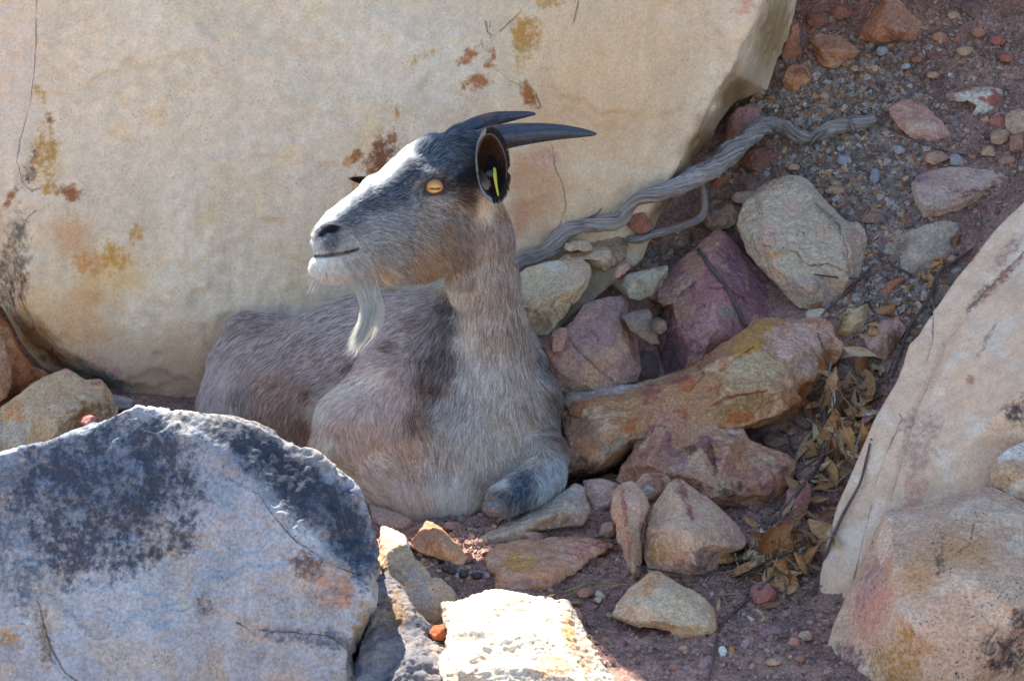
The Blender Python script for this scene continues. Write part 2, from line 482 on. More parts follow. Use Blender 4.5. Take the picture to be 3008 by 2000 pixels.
wall_st = [(135, 465, 42, 75, 0, OCH * .85, .62), (96, 490, 20, 55, 8, DKB, .6), (200, 565, 60, 20, 15, RUST, .7), (160, 560, 40, 18, 0, OCH, .6), (28, 590, 12, 50, 30, RUST, .65), (146, 352, 9, 18, -15, RUST, .7), (115, 268, 13, 26, -25, OCH, .6),
           (205, 700, 60, 80, -30, ORG, .3), (268, 770, 46, 32, 20, ORG, .6), (330, 762, 42, 36, 0, OCH, .62), (400, 692, 18, 40, 15, OCH, .6), (255, 850, 40, 60, 20, ORG, .35), (330, 800, 110, 80, 0, col(224, 178, 116), .38), (120, 930, 130, 150, 0, col(218, 172, 118), .34), (560, 1100, 260, 130, 0, col(214, 168, 124), .34),
           (30, 770, 40, 110, 12, col(110, 98, 84), .62), (48, 850, 34, 60, 20, DKB, .62), (100, 985, 40, 70, -30, ORG, .6), (70, 930, 30, 60, -30, OCH, .55), (180, 1060, 70, 26, 25, RUST * 1.1, .5), (300, 1065, 70, 22, 25, PNK, .5), (250, 960, 120, 90, 0, ORG, .28), (280, 1100, 100, 30, 25, col(120, 125, 122), .56),
           (1116, 465, 34, 74, 32, RUST * .62, .9), (1095, 500, 30, 40, 32, RUST * .8, .8), (1058, 548, 30, 34, 0, ORG, .62), (1050, 458, 22, 13, -35, RUST * 1.1, .65), (1022, 474, 16, 12, -30, ORG, .6), (1155, 395, 12, 24, -20, RUST, .6), (1165, 335, 9, 26, 10, OCH, .55),
           (1538, 118, 40, 60, 18, OCH * .9, .78), (1555, 110, 22, 36, 25, ORG * .85, .8), (1373, 168, 36, 15, -33, RUST * 1.35, .8), (1400, 245, 30, 26, -20, RUST * 1.3, .75), (1448, 160, 10, 22, 5, RUST * 1.3, .7), (1437, 193, 17, 14, 0, RUST * 1.2, .7), (1555, 285, 18, 44, -28, RUST * 1.2, .85), (1580, 316, 26, 10, 15, RUST * 1.2, .75), (1540, 255, 16, 16, 0, RUST, .7),
           (1216, 185, 12, 24, 10, OCH, .6), (1255, 165, 40, 10, -20, OCH, .5), (1600, 12, 22, 16, 0, OCH, .65), (1640, 5, 30, 14, 0, OCH, .6),
           (1535, 490, 36, 62, 25, col(206, 138, 112), .44), (1580, 560, 85, 150, 18, col(204, 150, 114), .44), (1530, 640, 34, 60, 20, col(206, 140, 116), .44), (1600, 460, 40, 30, 0, PNK, .5),
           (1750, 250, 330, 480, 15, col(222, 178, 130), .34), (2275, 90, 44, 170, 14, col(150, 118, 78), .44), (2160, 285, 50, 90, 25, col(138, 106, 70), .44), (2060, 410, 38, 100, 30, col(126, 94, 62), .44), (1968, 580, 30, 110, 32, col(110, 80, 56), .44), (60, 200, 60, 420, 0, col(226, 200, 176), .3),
           (750, 1080, 420, 120, 5, col(196, 152, 118), .33), (2185, 15, 60, 20, -20, PNK * 1.1, .55)]
wall_cr = [([(1558, -10), (1520, 45), (1480, 85), (1452, 108), (1440, 142)], 3.5, .003), ([(1452, 108), (1432, 95), (1425, 60)], 3, .002), ([(1440, 142), (1432, 165), (1450, 195), (1488, 232), (1528, 250)], 3, .002), ([(1412, 118), (1420, 142), (1440, 165)], 2.5, .002),
           ([(1568, 215), (1565, 260), (1590, 315)], 3, .002), ([(1702, -10), (1692, 40), (1682, 78)], 3.5, .003), ([(110, -20), (107, 120), (96, 250), (78, 345), (58, 410), (52, 470), (64, 535), (92, 562), (120, 552)], 4, .004),
           ([(1612, 400), (1628, 450), (1632, 500), (1655, 545), (1662, 610), (1640, 680)], 4, .003),
           ([(108, 615), (80, 640), (55, 690), (40, 760)], 4, .003), ([(60, 870), (95, 930), (110, 960)], 4, .003)]
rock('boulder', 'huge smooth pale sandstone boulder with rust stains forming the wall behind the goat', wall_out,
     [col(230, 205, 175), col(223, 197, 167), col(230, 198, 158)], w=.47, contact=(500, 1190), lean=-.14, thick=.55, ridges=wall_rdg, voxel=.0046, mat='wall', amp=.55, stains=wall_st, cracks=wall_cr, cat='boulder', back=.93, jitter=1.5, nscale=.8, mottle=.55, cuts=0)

# --- front boulder with blue-black lichen
L1 = col(58, 62, 72); L2 = col(98, 102, 110)
fb_out = [(-420, 1480, .1), (-250, 1400), (0, 1332), (150, 1300), (270, 1250), (350, 1208), (402, 1186), (450, 1196), (530, 1216), (600, 1226), (690, 1231), (750, 1246), (800, 1272), (868, 1310), (930, 1332), (962, 1362), (1010, 1400), (1058, 1440), (1076, 1482), (1100, 1560), (1112, 1622), (1106, 1700), (1096, 1780), (1062, 1890), (1042, 1932), (1070, 1975), (1120, 2060), (1150, 2250), (700, 2420), (-200, 2380), (-450, 1900)]
fb_rdg = [[(450, 1222, .006), (560, 1268, .022), (655, 1322, .034), (712, 1388, .044), (770, 1458, .052), (835, 1532, .058), (905, 1606, .06), (985, 1660, .06), (1085, 1690, .055)],
          [(60, 1460, .012), (300, 1480, .02), (480, 1620, .03), (600, 1800, .045)], [(1092, 1700, .055), (1078, 1790, .06), (1040, 1880, .065), (1020, 1960, .06)], [(830, 1830, .06), (930, 1862, .06)], [(100, 1900, .04), (300, 2100, .05)]]
fb_st = [(300, 1400, 330, 190, 0, col(120, 126, 138), .44), (850, 1400, 260, 90, 40, col(84, 90, 102), .44), (1030, 1570, 150, 80, 60, col(90, 96, 106), .44), (330, 1290, 200, 60, -12, L1, .62), (280, 1420, 190, 150, 0, L1, .78), (170, 1560, 130, 130, 10, L1, .66), (420, 1440, 130, 130, 0, L1 * .9, .7), (300, 1600, 180, 90, 0, L1, .6), (60, 1620, 120, 160, 0, L2, .56), (470, 1560, 90, 90, 0, L1, .58), (40, 1400, 90, 60, 0, L2, .6), (540, 1470, 60, 90, 0, L1, .56),
         (330, 1350, 260, 120, -5, L1, .72), (180, 1450, 190, 130, 0, L1, .66), (720, 1290, 170, 46, 22, L1 * .8, .95), (860, 1400, 190, 62, 40, L1 * .75, .95), (1010, 1540, 150, 62, 62, L1 * .8, .92), (900, 1480, 120, 50, 45, L1, .8), (1080, 1640, 40, 90, 5, L1, .7),
         (950, 1710, 36, 20, 20, col(196, 140, 116), .44), (1010, 1745, 26, 40, 0, col(196, 138, 114), .44), (900, 1660, 70, 40, 25, DKB * 1.3, .56), (980, 1720, 60, 70, 0, col(168, 135, 108), .56), (600, 1780, 26, 26, 0, DKB, .62), (130, 1860, 22, 90, -12, col(120, 96, 68), .6), (30, 1880, 30, 24, 0, OCH * .8, .55), (1000, 1880, 70, 24, 15, L2, .6), (880, 1870, 120, 20, 8, L2, .5), (1055, 1860, 26, 90, 8, col(150, 128, 92), .6)]
fb_cr = [([(1060, 1690), (960, 1650), (860, 1580), (790, 1500), (760, 1450), (660, 1400), (640, 1385)], 5, .005), ([(1090, 1985), (1010, 1900), (960, 1865), (850, 1858), (740, 1850), (690, 1830)], 5, .006), ([(110, 1760), (130, 1830), (150, 1900), (190, 1975), (230, 2000)], 6, .005)]
rock('boulder', 'big grey boulder with blue-black lichen on its sunlit crest, in front of the goat', fb_out,
     [col(182, 180, 178), col(166, 166, 166), col(180, 170, 158)], w=-.38, contact=(500, 1600), lean=.05, thick=.30, ridges=fb_rdg, cuts=0, voxel=.0036, mat='lichen', amp=.75, stains=fb_st, cracks=fb_cr, cat='boulder', back=.85, mottle=.8, strata=(.35, .3, 1, 26, .0025))

# --- the right-hand slab and the speckled block in front of it
sl_out = [(3300, 330, .12), (3008, 595), (2932, 668), (2870, 745), (2810, 818), (2755, 900), (2735, 925), (2700, 985), (2672, 1010), (2655, 1070), (2637, 1122), (2600, 1180), (2566, 1240), (2520, 1350), (2460, 1486), (2430, 1600), (2408, 1690), (2402, 1762), (2432, 1838), (2520, 1950), (2900, 2100), (3400, 1900), (3600, 1100)]
sl_rdg = [[(3008, 760, .035), (2860, 880, .03), (2780, 1030, .03), (2720, 1160, .035), (2660, 1300, .04), (2620, 1480, .045)], [(2830, 950, .045), (2790, 1060, .05)], [(3150, 900, .14), (3008, 1150, .13), (2850, 1300, .09)], [(2560, 1500, .02), (2500, 1700, .03)]]
sl_cr = [([(2835, 940), (2800, 975), (2775, 1010), (2755, 1070), (2725, 1130), (2690, 1200), (2665, 1290), (2640, 1380), (2620, 1440), (2612, 1500)], 6, .010), ([(2740, 920), (2738, 1000), (2720, 1060)], 4, .005), ([(3008, 740), (2900, 850), (2850, 900)], 4, .004), ([(2640, 1215), (2650, 1225), (2600, 1340), (2570, 1420)], 3, .002), ([(2560, 1480), (2530, 1600), (2510, 1700)], 3, .003)]
sl_st = [(2940, 820, 90, 14, -48, RED * .9, .55), (2870, 880, 60, 12, -50, DKB * 1.3, .55), (2850, 760, 70, 9, -52, RUST, .5), (2900, 1000, 50, 9, -62, col(165, 120, 100), .55), (2960, 740, 60, 20, -50, col(160, 128, 116), .55), (2700, 1300, 50, 90, 15, col(176, 138, 120), .52), (2680, 1260, 30, 60, 20, col(168, 130, 118), .55), (2990, 1210, 30, 36, 40, BLK * 1.4, .7), (2850, 1115, 12, 12, 0, RUST, .5), (2690, 1420, 30, 80, 10, PNK * .9, .5), (2560, 1650, 40, 120, 15, col(196, 150, 122), .4), (2600, 1560, 14, 60, 15, col(150, 118, 104), .52)]
rock('slab', 'smooth tan slab leaning up along the right edge, split by a long dark crack', sl_out, [col(226, 190, 156), col(218, 182, 150), col(224, 196, 168)], w=-.02, contact=(2420, 1700), lean=.42, thick=.30, ridges=sl_rdg, voxel=.0036, mat='smooth', amp=.35, stains=sl_st, cracks=sl_cr, cat='slab', back=.9, mottle=.9, dw=-.22, cuts=0)
gb_out = [(2597, 1503), (2700, 1488), (2830, 1448), (2918, 1432), (3008, 1478), (3300, 1560, .1), (3350, 2100, .1), (2900, 2300), (2380, 2200), (2402, 2000), (2423, 1940), (2435, 1890), (2449, 1843), (2480, 1770), (2510, 1700), (2532, 1655), (2552, 1606), (2578, 1550)]
gb_rdg = [[(2606, 1518, .03), (2616, 1560, .05), (2622, 1620, .07), (2628, 1710, .09), (2646, 1812, .11), (2700, 1860, .115), (2796, 1904, .12), (2826, 2000, .12)], [(2606, 1518, .03), (2750, 1520, .05), (2900, 1510, .05), (3008, 1510, .05)], [(2850, 1700, .12), (3000, 1800, .14)], [(2545, 1900, .05), (2600, 1960, .07)]]
gb_rdg[1][0] = (2640, 1519, .035)
gb_st = [(2560, 1780, 60, 140, 15, col(206, 140, 112), .42), (2500, 1930, 46, 40, 0, col(110, 82, 84), .6), (2560, 1700, 30, 80, 20, col(150, 118, 112), .52), (2600, 1590, 20, 70, 10, col(228, 196, 170), .55), (2950, 1920, 70, 60, -20, BLK, .62), (2990, 1850, 30, 60, 10, BLK, .56), (2640, 1950, 70, 50, 0, OCH * .8, .52), (2820, 1620, 120, 60, 10, ORG * .9, .33), (2700, 1690, 60, 60, 0, ORG * .9, .33), (2760, 1640, 16, 60, 0, col(90, 80, 62), .5), (2660, 1850, 20, 40, 0, OCH * .8, .55)]
rock('block', 'black-speckled pinkish block with a sharp pale edge at the bottom right corner', gb_out, [col(210, 172, 140), col(198, 160, 130), col(214, 182, 152)], w=-.42, contact=(2420, 2000), lean=.30, thick=.30, ridges=gb_rdg, voxel=.0036, mat='granite', amp=.8, stains=gb_st, cat='block', back=.9,
     cracks=[([(2930, 1840), (2900, 1890), (2890, 1940), (2860, 1980)], 5, .004), ([(2860, 1540), (2850, 1600), (2800, 1630)], 3, .002)])
rock('rock', 'lump of yellowish stone resting on the slab above the speckled block', [(2908, 1430), (2925, 1350), (2960, 1318), (3008, 1296), (3120, 1290), (3140, 1470), (3000, 1485), (2950, 1462)],
     [col(206, 176, 148), col(194, 158, 126), col(216, 198, 178)], w=-.33, lean=.4, mat='granite', thick=.1, contact=(2950, 1462))

# --- sunlit rock, tan shard and dark stained shelf between the boulder and the soil
R2 = [(1296, 1772), (1350, 1772), (1400, 1755), (1450, 1744), (1510, 1750), (1560, 1762), (1620, 1766), (1668, 1774), (1690, 1815), (1720, 1870), (1760, 1930), (1812, 2005), (1860, 2120), (1500, 2200), (1300, 2100), (1290, 1950), (1318, 1880)]
R2r = [[(1330, 1800, .02), (1440, 1840, .03), (1560, 1850, .03), (1672, 1842, .025)], [(1340, 1890, .06), (1440, 1880, .06), (1560, 1860, .065), (1640, 1885, .05)], [(1480, 1920, .05), (1600, 1945, .06), (1690, 1950, .05)], [(1350, 1970, .09), (1500, 1980, .11), (1640, 2000, .10)]]
rock('rock', 'cream rock with a ragged top blazing in the sun at the bottom of the picture', R2, [col(214, 194, 168), col(202, 180, 154), col(220, 202, 176)], contact=(1770, 1955), lean=1.35, thick=.14, dw=-.02, ridges=R2r, cuts=3, mat='rough', amp=1.5, voxel=.0025, strata=(.2, -.4, 1, 34, .006), back=.85,
     stains=[(1620, 1960, 50, 30, 10, ORG, .5), (1720, 1930, 24, 60, -25, col(160, 120, 90), .56), (1670, 1850, 20, 60, -10, ORG, .4)])
sh = [(1118, 1542), (1150, 1548), (1185, 1575), (1215, 1640), (1250, 1668), (1262, 1696), (1300, 1702), (1330, 1735), (1358, 1772), (1330, 1800), (1290, 1850), (1250, 1880), (1200, 1800), (1150, 1700), (1105, 1640)]
rock('rock', 'tan shard sloping down beside the lichened boulder, sun catching its edge', sh, [col(206, 176, 140), col(194, 164, 132), col(200, 190, 178)], w=-.26, contact=(1250, 1800), lean=1.0, thick=.08, bulge=.015, mat='stone', dw=-.02, stains=[(1140, 1560, 40, 26, 30, col(225, 210, 190), .5), (1230, 1740, 30, 60, -30, col(170, 160, 150), .5)])  # pale patch near the upper end paints in mottled sunlight
ds = [(1090, 1700), (1130, 1690), (1180, 1740), (1215, 1800), (1262, 1855), (1300, 1885), (1345, 1920), (1420, 1960), (1520, 2010), (1560, 2120), (1300, 2250), (1050, 2200), (1040, 1940), (1070, 1850)]
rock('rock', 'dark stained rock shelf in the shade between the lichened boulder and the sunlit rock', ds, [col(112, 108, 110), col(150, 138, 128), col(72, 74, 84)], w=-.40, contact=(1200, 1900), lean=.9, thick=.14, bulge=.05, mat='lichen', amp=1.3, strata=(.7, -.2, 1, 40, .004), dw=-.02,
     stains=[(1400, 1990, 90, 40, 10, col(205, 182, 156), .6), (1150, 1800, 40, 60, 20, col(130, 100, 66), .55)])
rock('stone', 'small rusty orange stone in the notch beside the sunlit rock', [(1262, 1858), (1275, 1838), (1318, 1832), (1324, 1858), (1305, 1882), (1272, 1880)], [col(190, 110, 70), col(150, 80, 52)], w=-.42, lean=.8, thick=.03, cat='stone', voxel=.002)

# --- stones right of the goat, hillside
S = lambda *a, **k: rock('stone', *a, cat='stone', **k)
R = lambda *a, **k: rock('rock', *a, cat='rock', **k)
TAN = [col(206, 172, 140), col(190, 154, 126), col(200, 160, 136)]
PKT = [col(204, 158, 132), col(186, 140, 118), col(196, 150, 118)]
S('long slanting cream stone leaning up to the right just below the goat knee', [(1398, 1592), (1450, 1562), (1520, 1522), (1572, 1494), (1640, 1452), (1692, 1421), (1712, 1428), (1722, 1460), (1735, 1502), (1712, 1540), (1640, 1552), (1560, 1560), (1530, 1588), (1460, 1596)],
  [col(206, 184, 156), col(190, 166, 140), col(186, 170, 150)], lean=1.1, thick=.07, ridges=[[(1430, 1588, .01), (1540, 1545, .02), (1655, 1498, .025), (1668, 1462, .02), (1694, 1430, .004)]], mat='stone', contact=(1560, 1580), stains=[(1720, 1500, 24, 40, 0, PNK, .5), (1650, 1530, 80, 16, -10, col(150, 120, 96), .6)])
S('pale pink rounded stone beside the tip of the long slanting stone', [(1712, 1412), (1735, 1407), (1765, 1406), (1800, 1414), (1830, 1428), (1826, 1462), (1806, 1496), (1778, 1500), (1756, 1512), (1738, 1496), (1722, 1470)], [col(214, 176, 152), col(204, 164, 142)], lean=.6, thick=.06, bulge=.012, contact=(1770, 1508))
S('thin upright half of a split stone with a red seam', [(1800, 1440), (1830, 1420), (1857, 1412), (1884, 1440), (1908, 1482), (1892, 1530), (1880, 1560), (1885, 1640), (1876, 1690), (1862, 1697), (1838, 1640), (1812, 1560), (1796, 1496)], TAN, lean=.35, thick=.06,
  ridges=[[(1826, 1432, .01), (1832, 1500, .025), (1846, 1570, .03), (1862, 1680, .02)], [(1885, 1480, .012), (1868, 1560, .016)]], stains=[(1836, 1500, 8, 70, -6, RED, .8), (1850, 1610, 7, 70, -8, RED, .75), (1815, 1560, 16, 70, -12, PNK, .5), (1895, 1600, 14, 70, 0, col(120, 110, 84), .6)])
S('small rounded stone with a dark red top behind the split stone', [(1862, 1420), (1890, 1394), (1925, 1386), (1955, 1394), (1972, 1412), (1950, 1450), (1915, 1480), (1890, 1455)], [col(196, 160, 128), col(180, 140, 112)], lean=.3, thick=.04, w=ground_w(1880, 1640) + .05, stains=[(1930, 1415, 36, 26, 10, RED * .8, .75), (1900, 1440, 16, 20, 0, col(185, 190, 175), .6)], contact=(1910, 1475))
S('big wedge-shaped tan half of the split stone with a red streak', [(1964, 1420), (1985, 1410), (2002, 1410), (2050, 1442), (2095, 1476), (2135, 1512), (2168, 1549), (2192, 1592), (2180, 1612), (2120, 1634), (2108, 1670), (2060, 1690), (1990, 1692), (1905, 1688), (1890, 1640), (1894, 1585), (1905, 1530), (1922, 1484)],
  TAN, lean=.5, thick=.12, ridges=[[(1985, 1425, .02), (2000, 1500, .035), (2010, 1545, .05), (2030, 1600, .05)], [(1915, 1560, .03), (1960, 1552, .045), (2040, 1560, .05), (2100, 1600, .035)], [(2045, 1660, .035), (2050, 1610, .045)]], contact=(1980, 1690), mat='stone',
  stains=[(2005, 1440, 12, 40, -20, RED * .9, .8), (2026, 1500, 10, 36, -8, RED * .8, .75), (2070, 1640, 34, 46, 0, col(118, 92, 84), .62), (1940, 1620, 40, 22, 0, OCH * .8, .52), (1990, 1640, 60, 30, 0, PNK, .4)])
S('flat ochre and pink banded stone lying on the soil', [(1418, 1644), (1440, 1618), (1465, 1598), (1510, 1588), (1560, 1585), (1575, 1590), (1620, 1580), (1668, 1576), (1710, 1584), (1752, 1588), (1800, 1602), (1762, 1630), (1720, 1658), (1670, 1695), (1614, 1728), (1540, 1738), (1460, 1738), (1452, 1712), (1458, 1690), (1432, 1668)],
  [col(206, 150, 116), col(190, 142, 108), col(200, 158, 130)], lean=1.5, thick=.05, ridges=[[(1470, 1690, .016), (1540, 1700, .02), (1620, 1680, .02), (1700, 1635, .018), (1780, 1603, .006)], [(1500, 1630, .012), (1600, 1620, .012)]], contact=(1540, 1738), strata=(.3, .5, 1, 70, .003),
  stains=[(1530, 1650, 50, 32, 10, OCH, .56), (1700, 1620, 40, 26, -30, col(190, 120, 104), .55), (1755, 1602, 30, 14, 0, RED, .6), (1560, 1710, 60, 10, 0, col(140, 104, 96), .55)])
S('cream triangular wedge stone standing on the soil near the dry leaves', [(1934, 1674), (1955, 1690), (1982, 1710), (2020, 1730), (2059, 1751), (2085, 1772), (2101, 1800), (2106, 1846), (2088, 1862), (2059, 1872), (2000, 1877), (1980, 1868), (1964, 1852), (1920, 1842), (1881, 1840), (1840, 1824), (1801, 1806), (1820, 1766), (1845, 1727), (1880, 1704), (1908, 1680)],
  [col(210, 184, 150), col(200, 170, 136), col(206, 166, 130)], lean=.9, thick=.08, ridges=[[(1928, 1690, .008), (1900, 1730, .02), (1880, 1780, .03), (1890, 1820, .025)], [(1960, 1740, .018), (2030, 1780, .02), (2070, 1830, .026)], [(1965, 1830, .02), (2010, 1850, .02)]], contact=(1990, 1876),
  stains=[(1912, 1710, 22, 44, 30, ORG * .9, .5), (1850, 1800, 50, 30, 0, col(190, 146, 116), .5), (1980, 1850, 60, 16, 5, ORG * .9, .45)])
S('small orange wedge stone on the soil left of the banded stone', [(1204, 1606), (1225, 1568), (1252, 1528), (1288, 1546), (1320, 1576), (1352, 1608), (1375, 1640), (1355, 1664), (1315, 1650), (1276, 1632), (1235, 1622)], [col(206, 156, 118), col(188, 138, 104)], lean=.8, thick=.05, ridges=[[(1256, 1540, .006), (1290, 1580, .02), (1330, 1625, .018)]])
S('thin flat slab lying between the lichened boulder and the goat', [(1085, 1478), (1130, 1490), (1180, 1512), (1232, 1544), (1215, 1560), (1175, 1566), (1100, 1545)], [col(196, 156, 132), col(184, 146, 124)], lean=1.8, thick=.04, bulge=.006)
R('pitted orange-pink rock full of hollows behind the split stone', [(1925, 1178), (1955, 1188), (1983, 1189), (2021, 1195), (2040, 1212), (2059, 1228), (2100, 1236), (2136, 1237), (2165, 1244), (2182, 1262), (2198, 1290), (2212, 1300), (2260, 1318), (2308, 1333), (2336, 1358), (2328, 1402), (2310, 1430), (2289, 1459), (2251, 1478), (2222, 1512), (2160, 1500), (2098, 1490), (1990, 1470), (1880, 1440), (1812, 1414), (1830, 1370), (1864, 1325), (1870, 1280), (1872, 1226), (1890, 1198)],
  [col(206, 154, 120), col(188, 136, 108), col(204, 166, 134), col(160, 116, 104)], lean=.8, thick=.18, contact=(2200, 1490), mat='rough', amp=1.5, voxel=.0025,
  ridges=[[(1920, 1215, .02), (1960, 1260, .05), (2000, 1300, .03), (2060, 1310, .055), (2085, 1350, .03)], [(2100, 1260, .03), (2150, 1300, .04), (2190, 1330, .01)], [(2070, 1400, .055), (2120, 1370, .04), (2180, 1400, .02), (2230, 1370, .04), (2300, 1370, .02)], [(2080, 1450, .05), (2180, 1455, .03), (2250, 1420, .05)], [(1900, 1360, .05), (1950, 1390, .045)]],
  stains=[(1985, 1360, 40, 30, 0, col(150, 112, 108), .52), (2140, 1385, 60, 20, 20, col(190, 120, 104), .5), (2150, 1250, 60, 16, 10, col(214, 200, 180), .56), (2025, 1320, 26, 14, 0, DKB, .56), (2150, 1440, 60, 16, -5, DKB, .56), (2230, 1350, 40, 20, 0, col(216, 176, 130), .5)],
  cracks=[([(2090, 1300), (2100, 1360), (2105, 1390)], 9, .014), ([(1875, 1290), (1900, 1280)], 6, .006)])
R('long orange and ochre rock slanting up behind the pitted rock', [(1634, 1214), (1640, 1185), (1673, 1157), (1720, 1150), (1768, 1142), (1840, 1134), (1890, 1128), (1933, 1115), (1975, 1098), (2013, 1088), (2059, 1061), (2100, 1030), (2147, 1000), (2175, 978), (2199, 958), (2216, 943), (2245, 936), (2276, 934), (2310, 940), (2348, 946), (2380, 936), (2411, 930), (2437, 941), (2448, 962), (2454, 985), (2480, 1018), (2466, 1050), (2442, 1077), (2411, 1111), (2385, 1140), (2365, 1168), (2356, 1200), (2322, 1220), (2289, 1233), (2212, 1256), (2100, 1280), (1980, 1300), (1868, 1310), (1830, 1350), (1772, 1387), (1720, 1400), (1657, 1404), (1638, 1360)],
  [col(192, 144, 104), col(182, 132, 94), col(204, 166, 128), col(180, 112, 70)], lean=.7, thick=.16, contact=(1760, 1400), w=ground_w(1800, 1390) - .06, mat='stone', amp=1.2, voxel=.0026, strata=(.5, .3, -1, 30, .004),
  ridges=[[(1650, 1235, .02), (1690, 1195, .04), (1740, 1180, .045), (1800, 1160, .03)], [(1660, 1385, .045), (1760, 1370, .05), (1850, 1290, .05), (1990, 1285, .05), (2120, 1262, .055), (2280, 1218, .05), (2345, 1180, .04)], [(1820, 1175, .045), (1930, 1150, .05), (2060, 1095, .05), (2140, 1040, .045), (2200, 985, .03), (2225, 970, .02)], [(2240, 1000, .04), (2310, 1060, .05), (2360, 1115, .035), (2385, 1118, .025)], [(1680, 1320, .065), (1760, 1265, .075), (1880, 1240, .06)], [(2080, 1190, .055), (2200, 1160, .075), (2320, 1140, .05)]],
  stains=[(2345, 1000, 110, 66, -10, col(216, 172, 146), .85), (2240, 960, 30, 20, 0, OCH, .6), (2200, 1010, 50, 34, -30, OCH, .56), (1915, 1160, 34, 24, -20, RED * .95, .66), (2080, 1055, 30, 18, -30, RED * 1.1, .6), (2000, 1110, 30, 14, -25, RED, .55), (1800, 1140, 90, 14, -8, col(198, 190, 178), .75), (1700, 1158, 50, 20, -15, col(176, 168, 150), .65), (2225, 1085, 105, 56, -20, col(196, 168, 126), .75), (1700, 1290, 80, 90, 0, col(150, 116, 90), .55), (2180, 1190, 90, 20, -20, col(140, 112, 62), .55), (1690, 1240, 50, 60, 0, col(150, 110, 80), .5), (1700, 1370, 60, 30, 0, col(70, 58, 46), .6), (1820, 1300, 70, 24, -15, col(150, 142, 122), .6), (2330, 1200, 60, 30, -30, RUST, .5), (2430, 1060, 24, 40, 30, RUST, .6), (2360, 1060, 60, 40, 0, col(200, 170, 146), .6)],
  cracks=[([(1665, 1200), (1680, 1225), (1710, 1228), (1730, 1200)], 4, .005), ([(2050, 1075), (2068, 1100), (2030, 1140)], 4, .004), ([(2150, 1060), (2190, 1035), (2215, 1020)], 4, .004), ([(2080, 1200), (2140, 1165), (2250, 1150)], 6, .008)])
R('purple-red wedge rock with a peaked top above the orange rock', [(2096, 680), (2112, 674), (2130, 680), (2155, 706), (2178, 733), (2212, 770), (2246, 806), (2275, 840), (2305, 873), (2332, 908), (2360, 945), (2360, 1020), (2200, 1060), (2043, 1110), (1956, 1130), (1945, 1060), (1932, 990), (1945, 940), (1954, 894), (1930, 886), (1905, 878), (1930, 845), (1958, 814), (1990, 775), (2030, 738), (2065, 705)],
  [col(176, 124, 114), col(150, 104, 102), col(186, 140, 116)], lean=.55, thick=.14, contact=(2000, 1090), w=ground_w(2100, 1000) - .02, amp=.8, ridges=[[(2118, 692, .012), (2085, 750, .035), (2060, 810, .045), (2075, 850, .05), (2100, 960, .05)], [(1925, 890, .02), (1980, 880, .035), (2000, 960, .04), (2040, 1080, .03)], [(2130, 850, .045), (2180, 900, .03)], [(2170, 1000, .03), (2250, 950, .02)]],
  stains=[(2230, 820, 130, 90, 45, col(122, 84, 92), .6), (2270, 900, 110, 40, 40, col(150, 88, 92), .55), (2060, 745, 80, 26, -45, col(206, 146, 112), .55), (1980, 850, 60, 30, -40, col(205, 160, 130), .5), (2060, 960, 60, 60, 0, col(196, 150, 138), .5), (1960, 1010, 34, 100, -15, col(92, 78, 80), .65), (2130, 920, 30, 30, 0, col(150, 136, 116), .5), (2020, 850, 36, 10, -40, col(110, 80, 84), .6), (2170, 700, 40, 10, 45, RED, .5), (2320, 910, 60, 12, 50, col(160, 70, 76), .56)],
  cracks=[([(2080, 846), (2130, 845), (2190, 880)], 4, .004), ([(2040, 905), (2070, 895)], 3, .003)])
R('large pale rounded slab with dark speckles on the hillside above the red wedge', [(2165, 660), (2172, 630), (2182, 602), (2210, 570), (2242, 542), (2280, 526), (2314, 516), (2345, 520), (2373, 530), (2394, 555), (2425, 592), (2462, 632), (2490, 650), (2520, 652), (2540, 672), (2548, 700), (2542, 755), (2526, 826), (2494, 857), (2465, 880), (2433, 905), (2390, 912), (2351, 905), (2322, 880), (2300, 852), (2254, 809), (2225, 775), (2195, 737), (2176, 690)],
  [col(204, 180, 150), col(190, 164, 138), col(206, 170, 138)], lean=.7, thick=.10, contact=(2360, 905), mat='granite', amp=1.0, ridges=[[(2260, 560, .025), (2340, 550, .03), (2390, 600, .03), (2450, 680, .035), (2480, 760, .035), (2490, 830, .02)], [(2330, 740, .035), (2360, 770, .03), (2420, 780, .03)], [(2240, 700, .03), (2300, 820, .03), (2370, 870, .03)]],
  stains=[(2270, 745, 20, 16, 0, ORG, .55), (2495, 840, 14, 14, 0, col(160, 104, 110), .6), (2260, 690, 24, 40, 0, PNK, .45), (2520, 720, 22, 70, 0, col(208, 160, 134), .52), (2380, 850, 100, 40, 0, col(170, 150, 136), .5)],
  cracks=[([(2240, 720), (2300, 735), (2345, 742), (2362, 775), (2380, 782), (2430, 775), (2490, 800)], 4, .006), ([(2395, 600), (2440, 625), (2465, 660), (2490, 740), (2500, 800)], 4, .005)])
S('grey-tan slab with a square end below the tall dry grass stem', [(2560, 742), (2575, 718), (2591, 704), (2635, 690), (2677, 674), (2715, 662), (2759, 652), (2800, 655), (2840, 660), (2857, 686), (2850, 720), (2840, 756), (2810, 778), (2784, 788), (2740, 800), (2698, 808), (2650, 820), (2606, 824), (2560, 812), (2552, 780)], [col(196, 172, 146), col(180, 158, 136), col(204, 176, 150)], lean=.75, thick=.08, bulge=.012, mat='granite',
  stains=[(2600, 712, 30, 10, -15, RED, .55), (2640, 730, 16, 40, 30, col(140, 116, 86), .55), (2790, 700, 60, 40, 0, col(160, 140, 118), .45), (2555, 800, 14, 22, 0, RED * 1.1, .55)])
